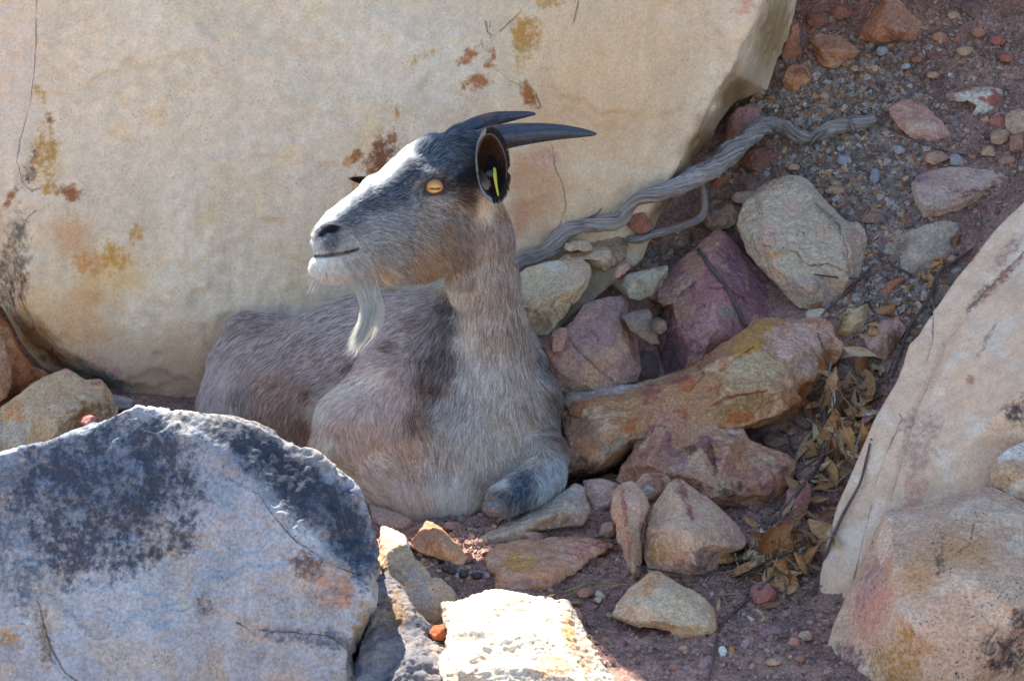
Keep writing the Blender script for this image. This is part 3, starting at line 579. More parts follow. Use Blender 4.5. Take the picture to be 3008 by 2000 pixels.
S('angular pinkish slab with a flat top near the upper right edge', [(2675, 540), (2691, 514), (2740, 500), (2793, 490), (2860, 494), (2936, 498), (2975, 512), (2990, 530), (2982, 572), (2945, 570), (2907, 562), (2862, 600), (2820, 618), (2781, 632), (2745, 640), (2711, 642), (2700, 615), (2686, 588)], [col(210, 176, 152), col(196, 158, 138), col(200, 170, 150)], lean=.9, thick=.08, ridges=[[(2690, 545, .01), (2718, 600, .03), (2790, 595, .025), (2870, 570, .02), (2930, 535, .015)], [(2720, 525, .008), (2850, 515, .006)]],
  stains=[(2810, 560, 30, 14, 10, RED * .9, .55), (2860, 565, 50, 10, -20, RED * .8, .52), (2950, 545, 40, 26, 0, col(160, 110, 80), .55), (2700, 520, 30, 14, 0, col(150, 116, 120), .5)], contact=(2720, 642))
S('flat pink-tan slab lying in the grey scree', [(2605, 320), (2640, 298), (2687, 286), (2705, 294), (2720, 312), (2745, 335), (2768, 360), (2788, 388), (2803, 414), (2803, 436), (2750, 425), (2695, 414), (2665, 398), (2638, 376), (2615, 345)], [col(204, 156, 132), col(192, 144, 124), col(206, 170, 142)], lean=.95, thick=.05, bulge=.006, stains=[(2700, 296, 30, 12, 20, RED, .5), (2740, 418, 50, 12, 15, col(150, 120, 118), .56)])
S('white and red crumbling rock at the upper right edge', [(2764, 290), (2785, 270), (2805, 261), (2850, 256), (2890, 256), (2935, 262), (2974, 270), (2980, 298), (2955, 308), (2930, 312), (2915, 330), (2905, 346), (2880, 346), (2855, 338), (2872, 310), (2840, 296), (2800, 298)], [col(204, 190, 170), col(190, 150, 130), col(180, 110, 94)], lean=.8, thick=.05, bulge=.012, mat='rough', amp=1.5, stains=[(2820, 266, 40, 10, 0, RED, .65), (2945, 290, 36, 24, 0, RED, .62), (2870, 276, 50, 10, 0, col(222, 214, 196), .6)])
S('small white-topped red stone under the crumbling rock', [(2905, 356), (2920, 335), (2946, 330), (2968, 350), (2965, 372), (2930, 376), (2910, 370)], [col(200, 160, 138), col(180, 110, 90)], lean=.7, thick=.04)
R('reddish triangular rock at the top edge below the earth bank', [(2524, 112), (2538, 75), (2560, 38), (2585, 15), (2605, -8), (2636, -2), (2668, 30), (2703, 66), (2712, 90), (2707, 116), (2662, 126), (2597, 128), (2550, 124)], [col(186, 130, 98), col(170, 114, 88), col(176, 132, 106)], lean=.5, thick=.10, ridges=[[(2600, 15, .012), (2585, 70, .03), (2560, 110, .02)], [(2585, 70, .03), (2650, 90, .03)]])
S('blocky tan stone with a flat top near the boulder corner', [(2377, 120), (2388, 106), (2405, 98), (2458, 102), (2495, 126), (2528, 152), (2510, 170), (2480, 180), (2456, 202), (2425, 200), (2408, 192), (2400, 172), (2397, 156)], [col(190, 138, 104), col(178, 126, 98), col(190, 150, 112)], lean=.6, thick=.07, ridges=[[(2385, 128, .012), (2410, 148, .025), (2460, 150, .025), (2515, 156, .006)]])
S('narrow upright stone wedged against the boulder corner', [(2294, 160), (2305, 120), (2316, 80), (2330, 50), (2342, 60), (2350, 110), (2356, 152), (2348, 178), (2320, 184), (2302, 176)], [col(186, 126, 96), col(170, 112, 86)], lean=.2, thick=.06, bulge=.012)
S('squat rounded stone with a dark red patch below the blocky stone', [(2298, 240), (2305, 212), (2318, 194), (2345, 190), (2372, 194), (2388, 216), (2392, 240), (2382, 264), (2340, 268), (2308, 262)], [col(196, 146, 102), col(186, 132, 98)], lean=.4, thick=.06, bulge=.012, stains=[(2344, 208, 22, 16, 0, RED * .75, .8)])
S('smooth pink stone half hidden behind the crook of the root', [(2130, 380), (2140, 345), (2164, 318), (2190, 308), (2215, 302), (2240, 318), (2230, 360), (2190, 400), (2150, 430), (2134, 412)], [col(196, 146, 124), col(186, 136, 118)], lean=.4, thick=.06, bulge=.012, w=ground_w(2160, 430) + .0)
S('orange stone tucked under the middle of the root', [(2084, 545), (2095, 522), (2120, 512), (2150, 514), (2146, 535), (2132, 556), (2108, 564)], [col(190, 120, 86), col(176, 108, 80)], lean=.5, thick=.05)
S('crumbly brown stone below the crook of the root', [(2168, 480), (2190, 450), (2225, 436), (2260, 432), (2300, 450), (2318, 480), (2312, 502), (2270, 498), (2230, 508), (2196, 508)], [col(160, 112, 92), col(146, 100, 84)], lean=.7, thick=.06, mat='rough', amp=1.4)
S('small brown stone between the root and the pale rounded slab', [(2180, 568), (2200, 535), (2222, 528), (2230, 550), (2212, 570), (2190, 580)], [col(176, 128, 100), col(160, 116, 92)], lean=.6, thick=.04)
S('thin cream flake leaning by the top of the pale rounded slab', [(2142, 580), (2160, 566), (2200, 560), (2230, 566), (2215, 585), (2185, 600), (2160, 594)], [col(204, 178, 146), col(190, 160, 130)], lean=.9, thick=.03, dw=-.02)
S('crumbling cluster stone left of the pale rounded slab', [(2064, 640), (2085, 612), (2110, 596), (2150, 590), (2180, 600), (2165, 640), (2150, 670), (2100, 680), (2072, 668)], [col(180, 146, 120), col(166, 132, 110), col(150, 124, 108)], lean=.7, thick=.06, mat='rough', amp=1.8, dw=-.02)
# pile between the goat's neck and the red wedge
R('pale slab with a broken dark front edge right of the goat neck', [(1520, 812), (1545, 790), (1606, 772), (1660, 766), (1712, 763), (1733, 778), (1738, 806), (1725, 840), (1700, 880), (1660, 930), (1610, 985), (1560, 990), (1525, 930)], [col(206, 182, 146), col(196, 168, 136), col(204, 190, 166)], w=.22, lean=.8, contact=(1600, 980), thick=.14, ridges=[[(1530, 905, .02), (1560, 897, .035), (1620, 872, .035), (1672, 855, .035), (1712, 830, .03), (1735, 800, .01)]], stains=[(1620, 930, 90, 40, -25, col(140, 112, 84), .66), (1560, 885, 20, 14, 0, OCH, .5)], amp=.8)  # brown tone below the ridge paints shade onto the front face
R('tan slab lying on the pale slab beneath the root', [(1636, 766), (1670, 738), (1720, 715), (1780, 698), (1818, 686), (1846, 686), (1846, 720), (1838, 756), (1810, 780), (1776, 800), (1765, 790), (1720, 768)], [col(206, 172, 136), col(194, 160, 128)], w=.36, lean=1.3, contact=(1776, 800), thick=.09, ridges=[[(1680, 765, .012), (1770, 762, .02), (1790, 735, .02), (1830, 695, .01)]], stains=[(1815, 750, 30, 50, 20, col(140, 112, 84), .6)])
S('grey-green stone on the pile left of the red wedge', [(1797, 836), (1806, 818), (1840, 806), (1882, 796), (1920, 786), (1960, 780), (1964, 806), (1940, 840), (1915, 866), (1882, 884), (1850, 876), (1828, 860)], [col(176, 166, 142), col(160, 148, 124), col(150, 130, 104)], w=.27, lean=.5, thick=.08, bulge=.018, mat='granite')
S('small pinkish stone beside the grey-green stone', [(1802, 815), (1815, 785), (1840, 772), (1852, 784), (1840, 800), (1815, 818)], [col(190, 150, 128), col(176, 138, 118)], w=.285, lean=.5, thick=.03)
R('wide flat shaded rock behind the goat shoulder', [(1560, 990), (1640, 975), (1682, 945), (1700, 915), (1712, 894), (1765, 878), (1822, 868), (1856, 880), (1842, 925), (1868, 985), (1880, 1040), (1886, 1080), (1876, 1122), (1800, 1150), (1700, 1165), (1600, 1160), (1550, 1080)], [col(176, 142, 126), col(160, 128, 118), col(186, 148, 122)], w=.19, lean=.35, contact=(1700, 1160), thick=.16, bulge=.012, amp=.8, cracks=[([(1680, 1010), (1720, 1050), (1760, 1090), (1800, 1120)], 4, .004), ([(1700, 990), (1740, 975), (1760, 1000)], 4, .004)], stains=[(1620, 1060, 60, 60, 0, PNK * .9, .42)])
S('knob of pink stone next to the goat shoulder', [(1615, 1010), (1622, 975), (1645, 960), (1666, 965), (1662, 1000), (1650, 1030), (1625, 1035)], [col(186, 140, 120), col(170, 128, 112)], w=.17, lean=.2, thick=.05)
S('thin dark slab wedged upright in the gap beside the red wedge', [(1828, 930), (1860, 915), (1905, 908), (1925, 960), (1940, 1012), (1912, 1012), (1880, 990), (1850, 968)], [col(150, 130, 112), col(136, 116, 104)], w=.21, lean=.3, thick=.05, dw=-.015)
S('small dark pebble sitting in the gap beside the red wedge', [(1908, 955), (1915, 938), (1938, 932), (1956, 946), (1958, 970), (1940, 982), (1918, 976)], [col(150, 132, 114), col(110, 88, 74)], w=.17, lean=.2, thick=.04, voxel=.0025)
S('brown stone peeping out under the root near the boulder', [(1842, 660), (1855, 630), (1890, 622), (1920, 655), (1905, 682), (1870, 690)], [col(166, 112, 88), col(150, 102, 84)], w=.40, lean=.2, thick=.06)
# stones at the right among leaves
S('small cream and ochre stone at the foot of the pale rounded slab', [(2452, 972), (2462, 935), (2488, 904), (2512, 908), (2548, 892), (2561, 918), (2538, 958), (2496, 992), (2470, 988)], [col(214, 186, 150), col(200, 160, 110)], lean=.7, thick=.05, bulge=.012, stains=[(2470, 930, 18, 34, 20, DKB, .5)])
S('pink stone with a flat face between leaves and the tan slab', [(2540, 1000), (2560, 960), (2595, 944), (2632, 932), (2650, 948), (2664, 966), (2640, 1004), (2622, 1030), (2600, 1060), (2560, 1044)], [col(204, 160, 138), col(190, 146, 126)], lean=.7, thick=.06, ridges=[[(2558, 1030, .01), (2600, 990, .02), (2630, 950, .01)]], stains=[(2620, 1000, 30, 40, 30, col(140, 110, 84), .5)])
S('little orange-brown stone below the square-ended slab', [(2584, 870), (2596, 848), (2612, 826), (2640, 816), (2664, 816), (2640, 838), (2612, 868)], [col(190, 132, 98), col(176, 116, 88)], lean=.8, thick=.03, voxel=.0025)
S('reddish smooth stone leaning behind the twigs right of the pitted rock', [(2244, 1540), (2275, 1510), (2306, 1486), (2312, 1444), (2335, 1420), (2358, 1406), (2384, 1424), (2380, 1475), (2362, 1510), (2347, 1540), (2300, 1556), (2265, 1552)], [col(186, 132, 110), col(170, 120, 104)], lean=.9, thick=.05, bulge=.015, amp=.7)
S('rounded dusky red stone half buried under dry leaves', [(2202, 1745), (2208, 1720), (2232, 1708), (2262, 1714), (2280, 1740), (2274, 1768), (2246, 1780), (2214, 1772)], [col(176, 118, 100), col(160, 104, 92)], lean=.4, thick=.05, bulge=.018)
S('red and white striped stone chip beside the tan slab', [(2520, 1256), (2538, 1216), (2560, 1206), (2580, 1206), (2572, 1222), (2548, 1240), (2530, 1258)], [col(190, 116, 108), col(220, 206, 190)], lean=.7, thick=.03, voxel=.0025)
S('flat purple-grey stone chip on the soil at the bottom', [(2170, 1745 + 160), (2192, 1872), (2210, 1860), (2216, 1880), (2200, 1905), (2182, 1915)], [col(176, 140, 130), col(160, 124, 118)], lean=1.2, thick=.02, voxel=.0022)
S('flat grey-pink stone set into the soil by the bottom twig', [(2040, 1965), (2060, 1935), (2085, 1922), (2105, 1940), (2095, 1968), (2060, 1984)], [col(176, 144, 128), col(160, 130, 118)], lean=1.4, thick=.03, voxel=.0025)
S('tan oval pebble on the bare soil near the speckled block', [(2340, 1868), (2352, 1854), (2375, 1852), (2390, 1866), (2384, 1880), (2356, 1882)], [col(190, 156, 134), col(176, 144, 124)], lean=.7, thick=.03, voxel=.002)
S('pink pebble below the tan oval pebble', [(2312, 1888), (2322, 1872), (2342, 1870), (2352, 1886), (2342, 1902), (2322, 1902)], [col(196, 140, 116), col(180, 124, 104)], lean=.7, thick=.025, voxel=.002)
S('white pebble beside an orange one on the soil', [(2108, 1908), (2116, 1896), (2130, 1896), (2136, 1915), (2128, 1932), (2114, 1930)], [col(216, 204, 184), col(200, 186, 166)], lean=.7, thick=.02, voxel=.0018)
S('orange pebble beside a white one on the soil', [(2138, 1904), (2146, 1896), (2158, 1902), (2158, 1916), (2146, 1922)], [col(206, 146, 76), col(190, 126, 66)], lean=.7, thick=.02, voxel=.0018)
S('dusky mauve stone half sunk in the soil by the leaves', [(2226, 1866), (2240, 1846), (2270, 1836), (2300, 1840), (2310, 1856), (2280, 1872), (2245, 1882)], [col(160, 124, 122), col(146, 110, 110)], lean=1.2, thick=.03, voxel=.0025)
S('small round cream pebble under the split stone', [(1758, 1560), (1770, 1538), (1795, 1530), (1812, 1548), (1806, 1572), (1780, 1586), (1762, 1578)], [col(196, 150, 122), col(184, 140, 116)], lean=.6, thick=.03, voxel=.0022)
S('glossy cream and brown snail-like pebble on the soil', [(1748, 1742), (1760, 1734), (1776, 1744), (1780, 1756), (1768, 1760), (1752, 1752)], [col(206, 186, 150), col(140, 92, 48)], lean=.7, thick=.014, voxel=.0015)
S('pale pebble below the snail-like pebble', [(1742, 1764), (1750, 1752), (1764, 1752), (1770, 1764), (1758, 1772)], [col(200, 168, 150), col(184, 154, 138)], lean=.7, thick=.014, voxel=.0015)
# left edge
R('broad tan rock with a brown broken side at the left edge', [(-80, 1240), (0, 1200), (50, 1160), (94, 1128), (140, 1105), (196, 1083), (222, 1098), (250, 1118), (275, 1116), (296, 1116), (315, 1140), (328, 1160), (336, 1180), (346, 1200), (340, 1260), (240, 1330), (0, 1380), (-90, 1320)], [col(206, 172, 130), col(196, 160, 122), col(200, 178, 150)], w=.22, lean=.7, contact=(200, 1330), thick=.16, ridges=[[(60, 1190, .02), (160, 1165, .03), (250, 1150, .03), (310, 1125, .01)], [(160, 1290, .06), (175, 1240, .06), (230, 1190, .05), (300, 1165, .03)]], stains=[(270, 1230, 90, 46, -20, col(140, 84, 46), .8), (40, 1210, 30, 30, 0, ORG, .5), (290, 1125, 30, 10, 0, RED * 1.2, .55), (196, 1092, 14, 14, 0, PNK, .6)])
R('orange-brown rock jammed under the boulder at the left edge', [(-90, 930), (-20, 905), (8, 938), (28, 960), (45, 1000), (60, 1032), (98, 1075), (144, 1096), (120, 1125), (70, 1150), (0, 1200), (-90, 1220)], [col(176, 112, 70), col(160, 98, 62), col(186, 128, 84)], w=.36, lean=.3, contact=(0, 1190), thick=.14, mat='rough', amp=1.3)
R('smooth brown rock cut by the left edge of the picture', [(-100, 960), (-20, 955), (12, 1000), (28, 1060), (34, 1120), (20, 1165), (-10, 1190), (-100, 1200)], [col(186, 140, 106), col(170, 120, 90)], w=.31, lean=.2, contact=(0, 1180), thick=.10)
S('small grey stone at the foot of the boulder behind the tan rock', [(322, 1172), (330, 1160), (360, 1166), (380, 1172), (400, 1184), (380, 1200), (340, 1204)], [col(176, 164, 152), col(160, 150, 140)], w=.33, lean=.5, thick=.05)
S('pink pebble behind the crest of the lichened boulder', [(236, 1240), (245, 1224), (265, 1218), (284, 1226), (280, 1245), (255, 1256)], [col(196, 130, 116), col(180, 116, 104)], w=-.05, lean=.4, thick=.03, voxel=.0022)

def filler(x, y, rx, ry, pal, label, **k):
    r_ = random.Random(int(x * 7 + y)); out = []
    for q in range(7):
        a = (q + r_.uniform(-.3, .3)) / 7 * 6.283
        f = r_.uniform(.78, 1.18); out.append((x + math.cos(a) * rx * f, y + math.sin(a) * ry * f))
    S(label, out, pal, thick=.05, lean=.55, dw=-.004, **k)
GRB = [col(170, 138, 116), col(150, 120, 102)]; DRK = [col(140, 112, 98), col(120, 96, 86)]; CRM = [col(206, 180, 150), col(190, 160, 130)]
filler(1905, 1085, 44, 58, DRK, 'dark angular stone in the gap left of the purple-red wedge')
filler(2400, 925, 46, 22, CRM, 'thin cream stone between the orange rock and the pale rounded slab')
filler(1790, 1412, 60, 24, PKT, 'pinkish stone under the left end of the orange rock')
filler(2368, 1392, 34, 24, GRB, 'brown stone at the right end of the pitted rock')
filler(2285, 1292, 52, 20, GRB, 'flat brown stone between the orange rock and the pitted rock')
filler(1700, 722, 52, 18, TAN, 'broken tan stone right under the lower bend of the root', w=.37)
filler(2895, 770, 38, 20, GRB, 'brown stone beside the square-ended slab, against the tan slab')
filler(2748, 462, 42, 22, PKT, 'pinkish stone just above the angular slab with a flat top')
filler(2988, 355, 34, 40, TAN, 'tan stone cut by the right edge beside the crumbling rock')
filler(2400, 60, 40, 26, [col(160, 108, 84), col(144, 96, 76)], 'red-brown stone above the blocky tan stone')
filler(2470, 40, 34, 22, [col(164, 112, 88), col(146, 98, 78)], 'red-brown clod left of the reddish triangular rock')
filler(2860, 30, 46, 26, DRK, 'dark clod of earth at the top edge right of the triangular rock')
filler(2100, 610, 40, 26, GRB, 'brown stone in the hollow below the thick root')
filler(2560, 640, 34, 18, GRB, 'brown stone above the left end of the square-ended slab')
filler(1560, 1575, 44, 16, PKT, 'low pink stone behind the banded stone')
filler(1330, 1545, 40, 14, GRB, 'low brown stone beside the goat chest behind the orange wedge')

# ---------------------------------------------------------------- surface finder (what already stands at a photograph pixel)
def surf(px, py):
    d = px2w(px, py, 0.0) - CAM; d = Vector(d).normalized()
    ok, p, n, _, ob, _ = SC.ray_cast(bpy.context.view_layer.depsgraph, Vector(CAM), d)
    if not ok: return None
    q = np.array(p)
    return float((q - CAM) @ FWD - D0), q, np.array(n), ob
bpy.context.view_layer.update()

def resample(pts, step):
    """Catmull-Rom through rows of numbers, first three columns a position"""
    P = np.array(pts, float); P = np.concatenate([[2 * P[0] - P[1]], P, [2 * P[-1] - P[-2]]])
    out = []
    for i in range(1, len(P) - 2):
        n = max(1, int(np.linalg.norm(P[i + 1, :3] - P[i, :3]) / step))
        for t in np.arange(n) / n:
            a, b, c, d = P[i - 1], P[i], P[i + 1], P[i + 2]
            out.append(0.5 * ((2 * b) + (c - a) * t + (2 * a - 5 * b + 4 * c - d) * t * t + (3 * b - a - 3 * c + d) * t ** 3))
    out.append(P[-2]); return np.array(out)

def tube(path, seg=8, rough=0.0, seed=0, twist=0.0, flat=1.0, cap=True):
    """path rows: x y z r -> verts, faces, tube coordinate"""
    P = path[:, :3]; r = path[:, 3]
    T = np.gradient(P, axis=0); T /= np.linalg.norm(T, axis=1)[:, None] + 1e-9
    ref = np.array((0.0, -1.0, 0.25)); V = []; uv = []
    L = np.concatenate([[0], np.cumsum(np.linalg.norm(np.diff(P, axis=0), axis=1))])
    ang = np.arange(seg) / seg * 2 * math.pi
    for i in range(len(P)):
        a = np.cross(T[i], ref); a /= np.linalg.norm(a) + 1e-9; b = np.cross(a, T[i])
        th = ang + twist * L[i]
        V.append(P[i] + (np.cos(ang)[:, None] * a + np.sin(ang)[:, None] * b * flat) * r[i])
        uv.append(np.stack([np.cos(th) * 0.6, np.sin(th) * 0.6, np.full(seg, L[i])], 1))
    V = np.concatenate(V); uv = np.concatenate(uv)
    if rough:
        q = uv * np.array((2.2, 2.2, 9.0)) + seed
        rr = np.repeat(r, seg); ctr = np.repeat(P, seg, axis=0)
        V = ctr + (V - ctr) * (1 + rough * (fbm(q * 1.0, 3) + 0.35 * noise(q * np.array((2.6, 2.6, 1.4)))))[:, None]
    F = []
    n = len(P)
    for i in range(n - 1):
        for j in range(seg):
            k = (j + 1) % seg
            F.append((i * seg + j, i * seg + k, (i + 1) * seg + k, (i + 1) * seg + j))
    if cap:
        F.append(tuple(range(seg))[::-1]); F.append(tuple((n - 1) * seg + j for j in range(seg)))
    return V, F, uv

def bark_material(name, c1, c2, c3, scale=1.0):
    t = NT(name)
    uv = t.attr('tube').outputs['Vector']
    mp = t.new('ShaderNodeMapping'); t.link(uv, mp.inputs['Vector']); mp.inputs['Scale'].default_value = (5 * scale, 5 * scale, 14 * scale)
    n1 = t.noise(1.0, 5, 0.65, vec=mp.outputs['Vector'], dist=0.6)
    mp2 = t.new('ShaderNodeMapping'); t.link(uv, mp2.inputs['Vector']); mp2.inputs['Scale'].default_value = (16 * scale, 16 * scale, 22 * scale)
    n2 = t.noise(1.0, 4, 0.7, vec=mp2.outputs['Vector'])
    c = t.mix(t.ramp(n1, 0.3, 0.7), c1, c2)
    c = t.mix(t.ramp(n2, 0.5, 0.68), c, c3)
    t.link(c, t.b.inputs['Base Color']); t.b.inputs['Roughness'].default_value = 0.9; t.b.inputs['Specular IOR Level'].default_value = 0.2
    n = t.bump(n1, 0.8, 0.006); n = t.bump(n2, 0.9, 0.003, n); t.link(n, t.b.inputs['Normal'])
    return t.m
MAT['root'] = bark_material('weathered_root', col(196, 182, 170), col(152, 136, 124), col(76, 62, 54))
MAT['twig'] = bark_material('dry_twig', col(150, 126, 116), col(118, 98, 92), col(180, 158, 140), 2)
MAT['stem'] = bark_material('pale_stem', col(196, 170, 130), col(170, 140, 100), col(140, 110, 80), 2)
def tube_obj(name, path, mat, seg=8, rough=0.0, seed=0, parent=None, **kw):
    V, F, uv = tube(path, seg, rough, seed, **kw)
    o = mesh_obj(name, V, F, MAT[mat], parent, loc=tuple(path[0, :3]))
    at = o.data.attributes.new('tube', 'FLOAT_VECTOR', 'POINT'); at.data.foreach_set('vector', uv.astype(np.float32).ravel())
    return o

# --- the grey root snaking down the hillside
root_px = [(1500, 790, 16), (1534, 766, 21), (1590, 748, 24), (1630, 716, 25), (1665, 682, 24), (1720, 661, 22), (1780, 656, 22), (1820, 644, 24), (1846, 608, 25), (1880, 582, 25), (1940, 568, 24), (1985, 550, 28), (2030, 526, 33), (2090, 496, 33), (2140, 456, 31), (2180, 420, 30), (2220, 384, 28), (2260, 365, 25), (2300, 374, 24), (2350, 398, 23), (2390, 400, 22), (2440, 381, 22), (2490, 368, 23), (2525, 362, 26), (2550, 356, 25), (2568, 352, 21)]
rows = []
for (x, y, r) in root_px:
    wg = ground_w(x, y + r) - 0.012
    ww = 0.385 - 0.00012 * max(0, x - 1700) if x < 1950 else min(wg, 0.355 + (x - 1950) * 0.0006)
    if x > 2150: ww = min(wg, 0.475 + (x - 2150) * .0012)
    rows.append((*px2w(x, y, ww), r * M))
rr_ = resample(rows, 0.004)
kn = np.stack([np.arange(len(rr_)) * .09, np.zeros(len(rr_)), np.zeros(len(rr_))], 1)
rr_[:, 3] *= 0.98 + .34 * noise(kn + 5) + .26 * noise(kn * 3.2 + 2)
rr_[:, :3] += np.stack([np.zeros(len(rr_)), -.003 * np.abs(noise(kn * 1.7 + 9)), .0035 * noise(kn * .8 + 30)], 1)
root = tube_obj('root', rr_, 'root', seg=36, rough=.30, seed=3, twist=14.0)
tag(root, 'thick weathered grey root snaking down the hillside behind the goat neck', 'root')
def flake(parent, pts, wd):
    rows = [(*px2w(x, y, (surf(x, y) or (0.4,))[0] - 0.006), r * M) for (x, y, r) in pts]
    return tube_obj('bark_flake', resample(rows, .004), 'root', 6, .2, 5, parent, flat=.35)
bpy.context.view_layer.update()
flake(root, [(2298, 384, 3), (2315, 398, 9), (2335, 412, 9), (2344, 428, 3)], 6)
flake(root, [(2376, 432, 3), (2390, 412, 7), (2408, 396, 8), (2430, 386, 3)], 6)
flake(root, [(2496, 350, 4), (2504, 375, 8), (2510, 398, 7), (2520, 412, 2)], 6)
flake(root, [(1710, 655, 2), (1735, 638, 3), (1755, 628, 2.5), (1768, 612, 1.5)], 6)
rows = []
for (x, y, r) in [(1846, 704, 12), (1880, 702, 15), (1910, 690, 14), (1966, 676, 13), (2015, 660, 13), (2045, 648, 13), (2064, 630, 13), (2070, 598, 12), (2064, 560, 11), (2056, 530, 9)]:
    rows.append((*px2w(x, y, 0.395 + (x - 1850) * 0.0003), r * M))
tag(tube_obj('root', resample(rows, .006), 'root', 14, .15, 9), 'thinner dark root looping below the thick grey root', 'root')

def twig(label, pts, mat='twig', name='twig', cat='twig', lift=0.0, side=()):
    rows = []
    for (x, y, r) in pts:
        s_ = surf(x, y); rows.append([x, y, (s_[0] if s_ else 0.0), r])
    ww = np.array([q[2] for q in rows])
    # a stiff twig rests on the high spots
    sm = np.minimum(ww, np.interp(np.arange(len(ww)), [0, len(ww) - 1], [ww[0], ww[-1]])) * 0.5 + ww * 0.5
    R3 = [(*px2w(q[0], q[1], sm[i] - q[3] * M - 0.002 - lift), q[3] * M) for i, q in enumerate(rows)]
    o = tube_obj(name, resample(R3, .006), mat, 7, .12, RNG.uniform(0, 50))
    tag(o, label, cat)
    bpy.context.view_layer.update()
    return o
twig('straight dry stick lying across the purple-red wedge rock', [(2052, 734, 7), (2082, 775, 7), (2115, 818, 7), (2145, 862, 7), (2162, 896, 8), (2178, 930, 8), (2192, 960, 7)])
twig('thin dark twig lying flat below the pale rounded slab', [(2392, 806, 2.5), (2450, 814, 3), (2500, 817, 3), (2545, 822, 3)])
twig('dark twig slanting down from the square-ended slab to the cream stone', [(2556, 786, 3), (2530, 815, 4), (2504, 842, 4), (2460, 882, 4), (2415, 925, 3)])
twig('knobbly little twig on the square-ended slab', [(2580, 760, 2.5), (2610, 775, 3), (2645, 792, 3.5), (2680, 808, 4)])
twig('pale dry grass stem arching over the square-ended slab', [(2872, 590, 2), (2882, 630, 2.5), (2878, 680, 3), (2868, 720, 3), (2858, 752, 3)], 'stem', 'grass_stem', 'grass stem', .01)
twig('long dark twig lying along the top of the tan slab', [(2856, 732, 4), (2810, 765, 5), (2759, 798, 6), (2738, 850, 6), (2720, 890, 6), (2668, 970, 5), (2640, 1050, 4), (2620, 1110, 3)])
twig('forked brown twig hanging down through the leaf litter', [(2432, 1090, 3), (2430, 1150, 4), (2423, 1210, 5), (2420, 1300, 5), (2403, 1368, 6), (2352, 1432, 6), (2286, 1516, 6), (2214, 1584, 4), (2190, 1600, 3)])
twig('dark straight twig along the foot of the tan slab', [(2556, 1302, 3), (2540, 1370, 4), (2524, 1424, 4), (2474, 1516, 5), (2436, 1604, 5), (2410, 1680, 4), (2388, 1752, 3)])
twig('long thin twig running down the soil to the bottom of the picture', [(2286, 1532, 4), (2293, 1608, 4), (2281, 1680, 5), (2240, 1720, 5), (2204, 1752, 5), (2128, 1824, 5), (2105, 1880, 4), (2095, 1940, 4), (2078, 2004, 4)])
twig('thin brown stem hooking over the end of the orange rock', [(2402, 978, 2.5), (2418, 1020, 3), (2433, 1066, 3), (2448, 1110, 3), (2459, 1145, 3), (2464, 1190, 3), (2466, 1228, 3)], 'stem', 'grass_stem', 'grass stem')
twig('purplish strip of bark standing in the leaf litter by the tan slab', [(2538, 1030, 7), (2545, 1070, 9), (2552, 1105, 9), (2562, 1135, 7)])
twig('thin twig between the two halves of the split stone and the leaves', [(1870, 1662, 2), (1920, 1672, 3), (1990, 1684, 3), (2080, 1690, 3), (2150, 1688, 3), (2260, 1678, 2)])
twig('pale forked twig on the soil above the sunlit rock', [(1600, 1754, 2), (1650, 1740, 3), (1700, 1722, 3), (1745, 1712, 3.5), (1800, 1714, 3), (1860, 1718, 2)], 'stem')
twig('short pale twig leaning at the sunlit rock', [(1640, 1768, 2.5), (1668, 1752, 3), (1700, 1730, 3), (1725, 1715, 2.5)], 'stem')
twig('wiry twig crossing the leaves above the pitted rock', [(2316, 1408, 2), (2380, 1360, 3), (2450, 1320, 4), (2520, 1300, 4), (2560, 1290, 3)])
twig('bent grey twig among leaves below the orange rock', [(2330, 1240, 3), (2365, 1260, 4), (2395, 1240, 4), (2430, 1170, 4), (2500, 1140, 4), (2560, 1130, 3)])
twig('thin dark root fibre arching over the reddish triangular rock', [(2540, 162, 2), (2580, 140, 2.5), (2620, 124, 2.5), (2650, 120, 2.5), (2670, 128, 2)])
twig('long thin dry stalk lying over the pink-tan slab', [(2480, 285, 2), (2530, 330, 2.5), (2600, 370, 2.5), (2680, 410, 2.5), (2760, 440, 2.5), (2840, 456, 2)])

# --- dry leaves
def leaf_mesh(name, mat, wd, camber, curl, twist, bend, n=9):
    V = []; F = []
    for i in range(n + 1):
        u = i / n
        h = wd * (math.sin(math.pi * min(1, u ** 0.85)) ** 0.9) + 0.004
        x = u - 0.5; zc = curl * (4 * (u - .5) ** 2 - 0.3); yc = bend * (4 * (u - .5) ** 2)
        a = twist * (u - .5)
        for v in (-1, -0.5, 0, 0.5, 1):
            y = v * h; z = camber * h * (v * v) 
            V.append((x, yc + y * math.cos(a) - z * math.sin(a), zc + y * math.sin(a) + z * math.cos(a)))
        if i:
            b = (i - 1) * 5
            for q in range(4): F.append((b + q, b + q + 1, b + q + 6, b + q + 5))
    me = bpy.data.meshes.new(name); me.from_pydata(V, [], F); me.shade_smooth(); me.materials.append(mat)
    return me
def leaf_material(name, ca, cb, cc):
    t = NT(name)
    oi = t.new('ShaderNodeObjectInfo')
    sx = t.new('ShaderNodeSeparateXYZ'); t.link(t.coord(), sx.inputs[0])
    c = t.mix(oi.outputs['Random'], ca, cb)
    c = t.mix(t.ramp(t.noise(9, 4, 0.7), 0.45, 0.75, 0, .7), c, cc)
    vein = t.ramp(t.math('ABSOLUTE', sx.outputs['Y']), 0.0, 0.012, 0.75, 0.0)
    c = t.mix(vein, c, tuple(ca * 1.25))
    t.link(c, t.b.inputs['Base Color']); t.b.inputs['Roughness'].default_value = 0.62; t.b.inputs['Specular IOR Level'].default_value = 0.35
    t.link(t.bump(t.noise(14, 3, 0.6), 0.3, 0.02), t.b.inputs['Normal'])
    return t.m
